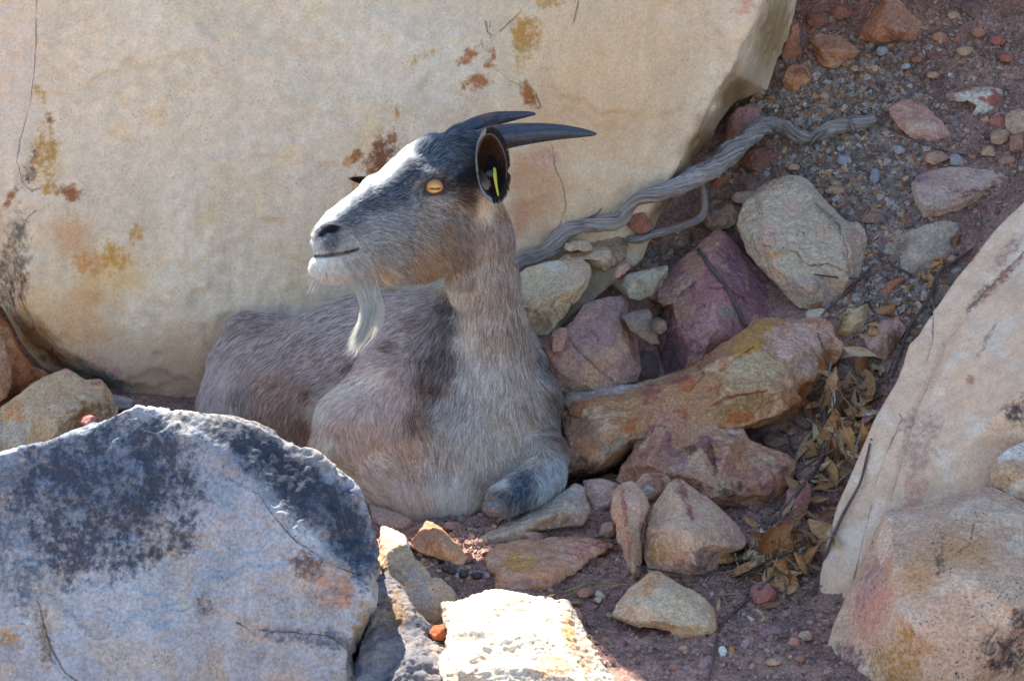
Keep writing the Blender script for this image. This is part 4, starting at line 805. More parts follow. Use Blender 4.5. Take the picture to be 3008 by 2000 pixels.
WRM = lambda *c_: [np.clip(x_ * np.array((1.08, .94, .86)), 0, 1) for x_ in c_]
LM = [leaf_material('leaf_tan', *WRM(col(206, 166, 112), col(176, 134, 84), col(116, 80, 48))), leaf_material('leaf_grey', *WRM(col(196, 170, 130), col(164, 138, 102), col(112, 88, 62))), leaf_material('leaf_brown', *WRM(col(150, 104, 64), col(124, 92, 60), col(70, 50, 38))), leaf_material('leaf_pale', *WRM(col(214, 200, 172), col(190, 174, 144), col(150, 124, 90)))]
LEAF = [leaf_mesh('dry_leaf', LM[k % 4], RNG.uniform(.10, .19), RNG.uniform(-.7, .9), RNG.uniform(-.12, .2), RNG.uniform(-1.4, 1.4), RNG.uniform(-.16, .16)) for k in range(12)]
def add_leaf(px, py, length, label, group=None, ang=None, tilt=.45, lift=.004, mesh=None):
    s_ = surf(px, py)
    if s_ is None: return None
    n = Vector(s_[2]) + Vector((RNG.gauss(0, tilt), RNG.gauss(0, tilt) - .15, 0.35)); n.normalize()
    q = n.to_track_quat('Z', 'Y').to_matrix().to_4x4() @ Matrix.Rotation(RNG.uniform(0, 6.28) if ang is None else ang, 4, 'Z')
    o = bpy.data.objects.new('dry_leaf', mesh or RNG.choice(LEAF)); LINK(o)
    o.matrix_world = Matrix.Translation(Vector(s_[1]) + n * lift) @ q @ Matrix.Scale(length, 4)
    return tag(o, label, 'leaf', group)
TONE = ['tan', 'grey', 'brown', 'pale']
def clump(cx, cy, sx, sy, rot, n, label, group, lmin=66, lmax=165):
    ca, sa = math.cos(math.radians(rot)), math.sin(math.radians(rot))
    k = 0
    for i in range(n):
        a, b = RNG.gauss(0, .55) * sx, RNG.gauss(0, .55) * sy
        x, y = cx + a * ca - b * sa, cy + a * sa + b * ca
        s_ = surf(x, y)
        if s_ is None or s_[3].name.split('.')[0] not in ('ground', 'dry_leaf', 'twig', 'stone') or (s_[3].name.startswith('stone') and RNG.random() < .8): continue
        me = RNG.choice(LEAF); L = lmin + (lmax - lmin) * RNG.random() ** 1.4
        sz = 'short' if L < lmin + .3 * (lmax - lmin) else 'long' if L > lmin + .65 * (lmax - lmin) else 'mid-sized'
        add_leaf(x, y, L * M, '%s %s %s' % (sz, TONE[LEAF.index(me) % 4], label), group, lift=RNG.uniform(.001, .012), mesh=me)
        k += 1
        if k % 12 == 0: bpy.context.view_layer.update()
    bpy.context.view_layer.update()
clump(2290, 1640, 150, 75, -8, 74, 'curled leaf in the drift at the foot of the tan slab', 'leaves drifted below the slab')
clump(2350, 1600, 110, 90, -50, 30, 'curled leaf in the drift at the foot of the tan slab', 'leaves drifted below the slab')
clump(2440, 1330, 180, 60, -62, 66, 'dry leaf in the strip between pitted rock and tan slab', 'leaves between the rocks')
clump(2470, 1150, 110, 70, -50, 56, 'dry leaf in the dark hollow behind the orange rock', 'leaves behind the orange rock')
clump(2600, 950, 110, 40, -50, 16, 'dry leaf scattered on the scree beside the tan slab top', 'leaves on the scree', 36, 80)
clump(2740, 800, 110, 30, -35, 16, 'dry leaf scattered on the scree beside the tan slab top', 'leaves on the scree', 36, 80)
clump(1960, 700, 90, 30, -10, 14, 'dry leaf caught under the thinner root', 'leaves under the root', 34, 70)
clump(2240, 1800, 120, 50, -30, 12, 'dry leaf on the bare soil below the leaf drift', 'leaves on the bare soil', 26, 60)
for (x, y, l, a, lab) in [(2325, 1668, 95, .2, 'large pale curled leaf arching on top of the leaf drift'), (2265, 1700, 120, .1, 'long tan rolled leaf at the front of the leaf drift'), (2092, 1786, 62, .5, 'tan pointed leaf leaning against the cream wedge stone'), (2232, 1630, 70, 1.4, 'pale upright leaf standing at the left end of the leaf drift'), (2475, 1385, 75, .4, 'orange-tan leaf alone in the strip below the orange rock'), (2265, 1790, 70, .3, 'pale green-grey leaf curling on the soil under the drift'), (2600, 920, 80, .2, 'white curved leaf lying beside the pink flat-faced stone'), (2400, 900, 60, .8, 'pale leaf tucked under the edge of the pale rounded slab'), (2540, 840 + 260, 90, .1, 'long grey leaf lying across the leaf litter by the bark strip')]:
    add_leaf(x, y, l * M, lab, ang=a, tilt=.15, lift=.012)

# --- loose stuff: scree chips, soil crumbs, litter
def chip_field(name, label, regions, size, cols, n, flat, mat, only=('ground',), sink=.25):
    rs = np.random.RandomState(len(name) * 7 + n)
    base = np.array([(-1, -1, -1), (1, -1, -1), (1, 1, -1), (-1, 1, -1), (-1, -1, 1), (1, -1, 1), (1, 1, 1), (-1, 1, 1)], float)
    fc = [(3, 2, 1, 0), (4, 5, 6, 7), (0, 1, 5, 4), (1, 2, 6, 5), (2, 3, 7, 6), (3, 0, 4, 7)]
    V = []; F = []; Cc = []
    wts = np.array([r[4] for r in regions], float); wts /= wts.sum()
    for i in range(n):
        x0, y0, sx, sy, _ = regions[rs.choice(len(regions), p=wts)]
        x, y = x0 + rs.normal() * sx, y0 + rs.normal() * sy
        s_ = surf(x, y)
        if s_ is None or s_[3].name.split('.')[0] not in only: continue
        L = size[0] + (size[1] - size[0]) * rs.random() ** 3
        v = base * (0.62 + 0.38 * rs.random((8, 3))) * np.array((1, rs.uniform(.45, .9), rs.uniform(*flat))) * L * .5
        nrm = s_[2] + rs.normal(size=3) * .35; nrm /= np.linalg.norm(nrm)
        q = Vector(nrm).to_track_quat('Z', 'Y').to_matrix() @ Matrix.Rotation(rs.uniform(0, 6.28), 3, 'Z')
        v = v @ np.array(q).T + s_[1] + nrm * L * .5 * flat[0] * (1 - 2 * sink)
        b = len(V) * 8; V.append(v); F += [tuple(b + j for j in f) for f in fc]
        c = cols[rs.choice(len(cols))] * rs.uniform(.7, 1.2); Cc.append(np.repeat(c[None], 8, 0))
    o = mesh_obj(name, np.concatenate(V), F, mat, smooth=False)
    set_col(o.data, 'tint', np.concatenate(Cc))
    return tag(o, label, name.replace('_', ' '), kind='stuff')
t = NT('chip'); cc = t.attr('tint').outputs['Color']
hs = t.new('ShaderNodeHueSaturation'); t.link(cc, hs.inputs['Color']); t.link(t.ramp(t.noise(300, 3, .6), .3, .7, .75, 1.25), hs.inputs['Value'])
t.link(hs.outputs['Color'], t.b.inputs['Base Color']); t.b.inputs['Roughness'].default_value = .85
t.link(t.bump(t.noise(250, 3, .6), .6, .001), t.b.inputs['Normal'])
MAT['chip'] = t.m
GREYC = [col(150, 142, 138), col(134, 124, 120), col(176, 168, 162), col(120, 108, 102), col(166, 128, 96), col(150, 104, 84), col(180, 152, 122), col(140, 130, 126), col(128, 112, 102), col(112, 96, 90)]
GREYC = [c_ * np.array((1.06, .97, .84)) for c_ in GREYC]
SOILC = [col(150, 116, 98), col(134, 102, 88), col(166, 130, 108), col(174, 142, 120), col(122, 94, 84), col(150, 128, 116), col(140, 110, 94)]
SCREE = [(2480, 250, 150, 90, 3), (2500, 480, 120, 90, 3), (2600, 600, 90, 80, 2), (2380, 330, 110, 60, 1.5), (2700, 880, 120, 60, 1), (2560, 880, 80, 50, .8), (1900, 770, 90, 30, .7), (2160, 620, 60, 40, .5)]
chip_field('gravel', 'grey flaky gravel of the scree on the hillside', SCREE, (.003, .017), GREYC, 11000, (.18, .5), MAT['chip'])
ALLG = [(2000, 1750, 330, 160, 4), (1600, 1600, 220, 110, 2), (2300, 1900, 200, 90, 1), (2650, 250, 260, 200, 3), (2850, 120, 140, 120, 2), (2860, 420, 120, 160, 1), (2250, 1500, 120, 60, 1), (1350, 1620, 120, 70, 1)]
chip_field('soil_crumbs', 'brown crumbs and clods of the dry soil', ALLG, (.0018, .011), SOILC, 9500, (.5, .95), MAT['chip'])
LITC = [col(130, 104, 76), col(160, 136, 104), col(96, 76, 60), col(150, 132, 110), col(84, 66, 60)]
LITR = [(2290, 1650, 110, 50, 3), (2440, 1320, 70, 110, 3), (2480, 1140, 80, 60, 3), (2650, 900, 90, 60, 1.5), (2200, 1700, 120, 60, 1), (2330, 1480, 60, 60, 1)]
def sliver_field(n):
    rs = np.random.RandomState(5); V = []; F = []; Cc = []
    w8 = np.array([r[4] for r in LITR]); w8 = w8 / w8.sum()
    for i in range(n):
        x0, y0, sx, sy, _ = LITR[rs.choice(len(LITR), p=w8)]
        s_ = surf(x0 + rs.normal() * sx, y0 + rs.normal() * sy)
        if s_ is None or s_[3].name.split('.')[0] not in ('ground', 'dry_leaf', 'gravel', 'soil_crumbs'): continue
        d = rs.normal(size=3); d -= s_[2] * (d @ s_[2]) * .8; d /= np.linalg.norm(d)
        e = np.cross(d, s_[2] + rs.normal(size=3) * .4); e /= np.linalg.norm(e) + 1e-9; f = np.cross(d, e)
        L = .008 + .06 * rs.random() ** 3; wd = rs.uniform(.0004, .0016); p = s_[1] + s_[2] * .003
        b = len(V) * 6
        V.append(np.array([p - d * L / 2 + e * wd, p - d * L / 2 - e * wd * .5 + f * wd, p - d * L / 2 - e * wd * .5 - f * wd * .5, p + d * L / 2 + e * wd, p + d * L / 2 - e * wd * .5 + f * wd, p + d * L / 2 - e * wd * .5 - f * wd * .5]))
        F += [(b, b + 1, b + 4, b + 3), (b + 1, b + 2, b + 5, b + 4), (b + 2, b, b + 3, b + 5), (b, b + 2, b + 1), (b + 3, b + 4, b + 5)]
        Cc.append(np.repeat((LITC[rs.choice(5)] * rs.uniform(.7, 1.2))[None], 6, 0))
    o = mesh_obj('leaf_litter', np.concatenate(V), F, MAT['chip'], smooth=False); set_col(o.data, 'tint', np.concatenate(Cc))
    tag(o, 'broken bits of leaves and stalks in the litter', 'litter', kind='stuff')
sliver_field(900)

LAND = [(2615, 60, 'reddish triangular rock'), (2450, 150, 'blocky tan stone'), (2880, 290, 'crumbling white and red rock'), (2705, 360, 'flat pink-tan slab'), (2830, 560, 'angular pinkish slab'), (2350, 600, 'pale rounded slab'), (2540, 360, 'upper end of the root'), (2344, 228, 'squat red-patched stone'),
        (1600, 1660, 'banded stone'), (1950, 1780, 'cream wedge stone'), (2020, 1580, 'split stone'), (1500, 1850, 'sunlit cream rock'), (2240, 1745, 'dusky red stone'), (1290, 1600, 'orange wedge stone'), (2480, 1900, 'speckled block'), (2100, 1350, 'pitted rock')]
USED = {}
def where(x, y):
    lx, ly, nm = min(LAND, key=lambda l: (l[0] - x) ** 2 + (l[1] - y) ** 2)
    dx, dy = x - lx, y - ly
    return ('to the right of' if dx > 0 else 'to the left of') + ' the ' + nm if abs(dx) > abs(dy) else ('below' if dy > 0 else 'above') + ' the ' + nm
def unique(text):
    USED[text] = USED.get(text, 0) + 1
    return text if USED[text] == 1 else text.replace('small', ('smaller', 'tiny', 'little', 'minute')[min(3, USED[text] - 2)], 1)
# --- loose stones big enough to pick out on the hillside
LS = [(2870, 92, 26, 18, 0), (2800, 45, 22, 14, 1), (2760, 110, 24, 16, 0), (2930, 120, 24, 16, 2), (2832, 150, 30, 14, 1), (2955, 170, 26, 16, 2), (2660, 195, 18, 10, 3), (2590, 150, 20, 16, 3), (2905, 445, 26, 18, 1), (2960, 470, 30, 16, 0), (2985, 420, 26, 34, 0), (2940, 400, 34, 24, 1), (2810, 470, 24, 18, 3), (2450, 560, 40, 14, 1), (2570, 520, 18, 30, 3), (2480, 470, 26, 14, 3), (2330, 490, 20, 10, 1), (2420, 280, 18, 12, 1), (2640, 440, 20, 12, 3), (2510, 200, 14, 12, 1), (2740, 220, 20, 12, 1), (2690, 175, 16, 12, 2)]
LSP = [[col(190, 140, 112), col(170, 120, 98)], [col(196, 158, 124), col(176, 136, 104)], [col(180, 116, 94), col(160, 100, 84)], [col(176, 168, 164), col(156, 148, 146)]]
LSN = ['pinkish', 'tan', 'reddish', 'grey']
for i, (x, y, rx, ry, k) in enumerate(LS):
    n = 8; out = []
    for q in range(n):
        a = q / n * 6.283; f = RNG.uniform(.75, 1.15)
        out.append((x + math.cos(a) * rx * f, y + math.sin(a) * ry * f))
    rock('stone', unique('small loose %s stone on the scree %s' % (LSN[k], where(x, y))), out, LSP[k], lean=.5, thick=.03, voxel=.0026, cat='stone', group='loose stones on the hillside', seed=i, dw=-.004)
LS2 = [(2010, 1905, 16, 10, 1), (1780, 1880, 18, 10, 0), (1720, 1740, 26, 14, 0), (1690, 1680 + 90, 20, 10, 1), (1280, 1720, 18, 12, 2), (1370, 1640, 22, 16, 2), (1490, 1560, 26, 10, 0), (1345, 1690, 14, 8, 3), (2235, 1680 + 40, 14, 10, 1), (2200, 1596, 12, 12, 2), (2330, 1448, 14, 12, 0), (1980, 1900 + 60, 18, 10, 0), (2270, 1945, 22, 12, 1), (2350, 1935, 18, 10, 0), (1690, 1850 - 40, 22, 26, 0), (2390, 1310, 18, 12, 1)]
for i, (x, y, rx, ry, k) in enumerate(LS2):
    out = [(x + math.cos(q / 8 * 6.283) * rx * RNG.uniform(.8, 1.15), y + math.sin(q / 8 * 6.283) * ry * RNG.uniform(.8, 1.15)) for q in range(8)]
    rock('pebble', unique('small %s pebble on the soil %s' % (LSN[k], where(x, y))), out, LSP[k], lean=.6, thick=.02, voxel=.002, cat='pebble', group='pebbles on the soil', seed=90 + i)
# goat droppings
t = NT('dropping'); t.b.inputs['Base Color'].default_value = (*col(52, 44, 46), 1); t.b.inputs['Roughness'].default_value = .5
t.link(t.bump(t.noise(200, 3, .6), .4, .002), t.b.inputs['Normal']); MAT['dropping'] = t.m
for i, (x, y) in enumerate([(1326, 1683), (1362, 1692), (1402, 1697), (1310, 1676)]):
    s_ = surf(x, y); c = s_[1] + np.array((0, 0, .003)); r = 12 * M
    V = []; F = []
    for a in range(7):
        th = a / 6 * math.pi
        for b in range(10):
            ph = b / 10 * 2 * math.pi; V.append(c + np.array((math.cos(th) * r * 1.25, math.sin(th) * math.cos(ph) * r, math.sin(th) * math.sin(ph) * r)))
    for a in range(6):
        for b in range(10): F.append((a * 10 + b, a * 10 + (b + 1) % 10, (a + 1) * 10 + (b + 1) % 10, (a + 1) * 10 + b))
    tag(mesh_obj('dropping', V, F, MAT['dropping'], loc=tuple(c)), 'round black goat dropping on the soil left of the banded stone', 'dropping', 'goat droppings on the soil')

# ---------------------------------------------------------------- the goat
GB = px2w(1430, 1515, 0.02); GB[2] = 0.0
goat = bpy.data.objects.new('goat', None); LINK(goat); goat.location = GB; goat.empty_display_size = .1
tag(goat, 'grey-brown horned goat with a white beard resting among the rocks, head turned aside', 'goat')

VOX = 0.0034
lo = px2w(560, 1560, .5).min() * 0 + np.array((-0.52, -0.22, -0.04)); hi = np.array((0.14, 0.56, 0.60))
dims = np.ceil((hi - lo) / VOX).astype(int)
gx, gy, gz = [lo[i] + VOX * np.arange(dims[i]) for i in range(3)]
D = np.full(dims, 0.5, np.float32)
def _win(bb0, bb1, m):
    a = np.clip(np.floor((bb0 - m - lo) / VOX).astype(int), 0, dims); b = np.clip(np.ceil((bb1 + m - lo) / VOX).astype(int) + 1, 0, dims)
    return tuple(slice(int(a[i]), int(b[i])) for i in range(3))
def _grid(sl):
    return np.meshgrid(gx[sl[0]], gy[sl[1]], gz[sl[2]], indexing='ij')
def smin(a, b, k):
    h = np.clip(0.5 + 0.5 * (b - a) / k, 0, 1)
    return b * (1 - h) + a * h - k * h * (1 - h)
def put(sl, d, k, sub=False):
    if sub: D[sl] = -smin(-D[sl], d.astype(np.float32), k)
    else: D[sl] = smin(D[sl], d.astype(np.float32), k)
HE3 = np.array((0.18, 0.984, 0.0)); HE3 /= np.linalg.norm(HE3)      # sideways axis of the head, pointing away from the lens
def cap(pts, k=.03, lat=None, sub=False):
    """chain of tapered capsules; pts rows: px, py, w, r(px).  lat < 1 flattens it sideways (head)"""
    for A, B in zip(pts[:-1], pts[1:]):
        a, b = px2w(A[0], A[1], A[2]), px2w(B[0], B[1], B[2]); ra, rb = A[3] * M, B[3] * M
        R_ = max(ra, rb)
        sl = _win(np.minimum(a, b) - R_, np.maximum(a, b) + R_, k + .012)
        X, Y, Z = _grid(sl)
        if lat is None:
            q = [X - a[0], Y - a[1], Z - a[2]]; ba = b - a
        else:
            f = (1 / lat - 1)
            s = (X - a[0]) * HE3[0] + (Y - a[1]) * HE3[1]
            q = [X - a[0] + f * s * HE3[0], Y - a[1] + f * s * HE3[1], Z - a[2]]
            ba = b - a; ba = ba + f * (ba @ HE3) * HE3
        t = np.clip((q[0] * ba[0] + q[1] * ba[1] + q[2] * ba[2]) / (ba @ ba), 0, 1)
        d = np.sqrt((q[0] - t * ba[0]) ** 2 + (q[1] - t * ba[1]) ** 2 + (q[2] - t * ba[2]) ** 2) - (ra + (rb - ra) * t)
        if lat is not None: d = d * (0.5 + 0.5 * lat)
        put(sl, d, k, sub)
def ell(px, py, w, rx, ry, rd, rot=0.0, k=.03, sub=False, yaw=0.0):
    """ellipsoid: radii in px across, up, away; rot turns it in the picture plane (degrees, counter-clockwise), yaw about the up axis"""
    c = px2w(px, py, w); r = np.array((rx, ry, rd)) * M
    ca, sa = math.cos(math.radians(rot)), math.sin(math.radians(rot)); cy_, sy_ = math.cos(math.radians(yaw)), math.sin(math.radians(yaw))
    e1 = RT * cy_ + FWD * sy_; e3 = -RT * sy_ + FWD * cy_; e2 = UP
    u = e1 * ca + e2 * sa; v = -e1 * sa + e2 * ca
    sl = _win(c - r.max(), c + r.max(), k + .01); X, Y, Z = _grid(sl)
    X = X - c[0]; Y = Y - c[1]; Z = Z - c[2]
    p = [(X * e[0] + Y * e[1] + Z * e[2]) for e in (u, v, e3)]
    k0 = np.sqrt(sum((p[i] / r[i]) ** 2 for i in range(3))) + 1e-9
    k1 = np.sqrt(sum((p[i] / r[i] ** 2) ** 2 for i in range(3))) + 1e-9
    put(sl, k0 * (k0 - 1) / k1, k, sub)
def hw(px, off=0.0):
    """depth of the head's middle plane at a pixel column, plus a sideways offset"""
    return -0.045 + (px - 925) * M * 0.185 + off
# trunk
cap([(1325, 1118, .17, 280), (1080, 1140, .26, 272), (850, 1182, .35, 236)], .02)
cap([(790, 1010, .36, 85), (730, 985, .37, 52), (690, 1070, .37, 56), (664, 1180, .36, 58), (650, 1280, .35, 60)], .035)
cap([(770, 1330, .33, 130), (900, 1420, .25, 90)], .03)                     # folded thigh
ell(1440, 1278, .09, 172, 190, 185, 0, .03)                                  # chest
ell(1400, 1405, .055, 195, 106, 150, -4, .035)                                # brisket
cap([(1520, 1080, .13, 70), (1558, 1170, .11, 74), (1566, 1310, .07, 72)], .022)   # far shoulder
cap([(1230, 1010, .115, 84), (1140, 1130, .06, 100), (1030, 1245, .025, 100), (1000, 1310, .02, 84)], .014)  # near shoulder and upper arm
cap([(1130, 1280, .085, 150), (1330, 1350, .06, 140)], .035)
cap([(1000, 1345, .04, 62), (1110, 1425, .03, 56), (1230, 1462, .005, 50), (1340, 1470, .0, 46)], .04)         # folded near foreleg
cap([(1590, 1335, .03, 70), (1594, 1395, -.01, 60), (1540, 1438, -.06, 54), (1476, 1470, -.09, 50)], .008)          # far foreleg, knee forward
# neck
cap([(1385, 590, .03, 84), (1404, 700, .035, 94), (1422, 830, .045, 92), (1446, 960, .06, 90), (1450, 1080, .075, 100), (1450, 1200, .08, 130)], .022)
# head
LT = .64
cap([(1322, 505, hw(1322), 92), (1240, 548, hw(1240), 86), (1100, 640, hw(1100), 62), (985, 690, hw(985), 46)], .016, LT)
cap([(1300, 474, hw(1300, .022), 56), (1220, 490, hw(1220, .020), 50), (1100, 566, hw(1100, .014), 38), (985, 650, hw(985, .008), 34)], .010)
cap([(1290, 500, hw(1290, -.014), 50), (1215, 524, hw(1215, -.014), 44), (1100, 592, hw(1100, -.010), 32), (985, 662, hw(985, -.008), 30)], .010)
cap([(1330, 660, hw(1330), 112), (1210, 690, hw(1210), 122), (1110, 730, hw(1110), 96), (1000, 764, hw(1000), 58)], .02, .58)
ell(966, 704, hw(966), 50, 54, 44, 0, .012, yaw=10)
ell(951, 776, hw(951), 43, 34, 34, 15, .010, yaw=10)
ell(985, 800, hw(985), 50, 30, 34, 10, .012, yaw=10)
ell(1262, 446, hw(1262), 44, 30, 44, 12, .018)                                # forelock
ell(1345, 425, hw(1345), 50, 40, 62, 0, .014)
EYE = px2w(1278, 549, hw(1278) - .044)
ell(1266, 514, hw(1268, -.036), 50, 18, 22, 16, .010)                        # brow
ell(1280, 590, hw(1280, -.038), 46, 16, 18, -10, .010)
ell(1385, 560, hw(1385, -.03), 62, 64, 50, 0, .015)                          # ear root
# carvings
ell(1278, 549, hw(1278) - .060, 29, 23, 32, 4, .003, True)
ell(970, 673, hw(970) - .022, 35, 13, 18, 12, .004, True)
ell(940, 690, hw(940) - .014, 12, 8, 16, 40, .004, True)
def slit(pts, r, k):
    for (x0, y0), (x1, y1) in zip(pts[:-1], pts[1:]):
        a, b = px2w(x0, y0, hw(x0) - .03), px2w(x1, y1, hw(x1) - .03)
        sl = _win(np.minimum(a, b) - .03, np.maximum(a, b) + .03, .012); X, Y, Z = _grid(sl)
        # distance in the head's side plane only, cutting in from the near side
        q = np.stack([X - a[0], Y - a[1], Z - a[2]], -1); s = q @ HE3; q = q - s[..., None] * HE3
        ba = (b - a) - ((b - a) @ HE3) * HE3
        t = np.clip((q @ ba) / (ba @ ba), 0, 1)
        d = np.linalg.norm(q - t[..., None] * ba, axis=-1) - r * M
        d = np.maximum(d, s - .018)
        put(sl, d, k, True)
slit([(905, 752), (960, 751), (1010, 744), (1048, 733)], 3.0, .004)

def surface_nets():
    """dual surface of D = 0, one vertex in every cell it passes through"""
    s = D < 0
    nx, ny, nz = s.shape
    c = np.zeros((nx - 1, ny - 1, nz - 1), np.uint8)
    for i in (0, 1):
        for j in (0, 1):
            for k in (0, 1): c += s[i:nx - 1 + i, j:ny - 1 + j, k:nz - 1 + k]
    act = (c > 0) & (c < 8)
    idx = np.full(act.shape, -1, np.int64); I = np.argwhere(act); idx[act] = np.arange(len(I))
    acc = np.zeros((len(I), 3)); cnt = np.zeros(len(I))
    cor = [(i, j, k) for i in (0, 1) for j in (0, 1) for k in (0, 1)]
    for a in cor:
        for ax in range(3):
            if a[ax]: continue
            b = list(a); b[ax] = 1
            da = D[I[:, 0] + a[0], I[:, 1] + a[1], I[:, 2] + a[2]]; db = D[I[:, 0] + b[0], I[:, 1] + b[1], I[:, 2] + b[2]]
            m = (da < 0) != (db < 0)
            t = np.where(m, da / np.where(m, da - db, 1), 0)
            p = np.tile(np.array(a, float), (len(I), 1)); p[:, ax] = t
            acc[m] += p[m]; cnt[m] += 1
    V = lo + VOX * (I + acc / cnt[:, None])
    F = []
    for ax in range(3):
        u, v = (ax + 1) % 3, (ax + 2) % 3
        sa = [slice(None)] * 3; sb = [slice(None)] * 3; sa[ax] = slice(0, -1); sb[ax] = slice(1, None)
        E = s[tuple(sa)] != s[tuple(sb)]
        e = np.argwhere(E)
        e = e[(e[:, u] > 0) & (e[:, v] > 0) & (e[:, u] < s.shape[u] - 1) & (e[:, v] < s.shape[v] - 1)]
        def cell(du, dv):
            q = e.copy(); q[:, u] += du; q[:, v] += dv; return idx[q[:, 0], q[:, 1], q[:, 2]]
        quad = np.stack([cell(-1, -1), cell(0, -1), cell(0, 0), cell(-1, 0)], 1)
        inside = s[e[:, 0], e[:, 1], e[:, 2]]
        quad[~inside] = quad[~inside][:, ::-1]
        F.append(quad)
    F = np.concatenate(F); F = F[(F >= 0).all(1)]
    return V, F
GV, GF = surface_nets()
# keep what belongs to the animal, drop stray cells; two rounds of smoothing over neighbours
for it in range(2):
    sm = np.zeros_like(GV); ct = np.zeros(len(GV))
    for a in range(4):
        np.add.at(sm, GF[:, a], GV[GF[:, (a + 1) % 4]]); np.add.at(ct, GF[:, a], 1)
    GV = GV * .5 + .5 * sm / np.maximum(ct, 1)[:, None]

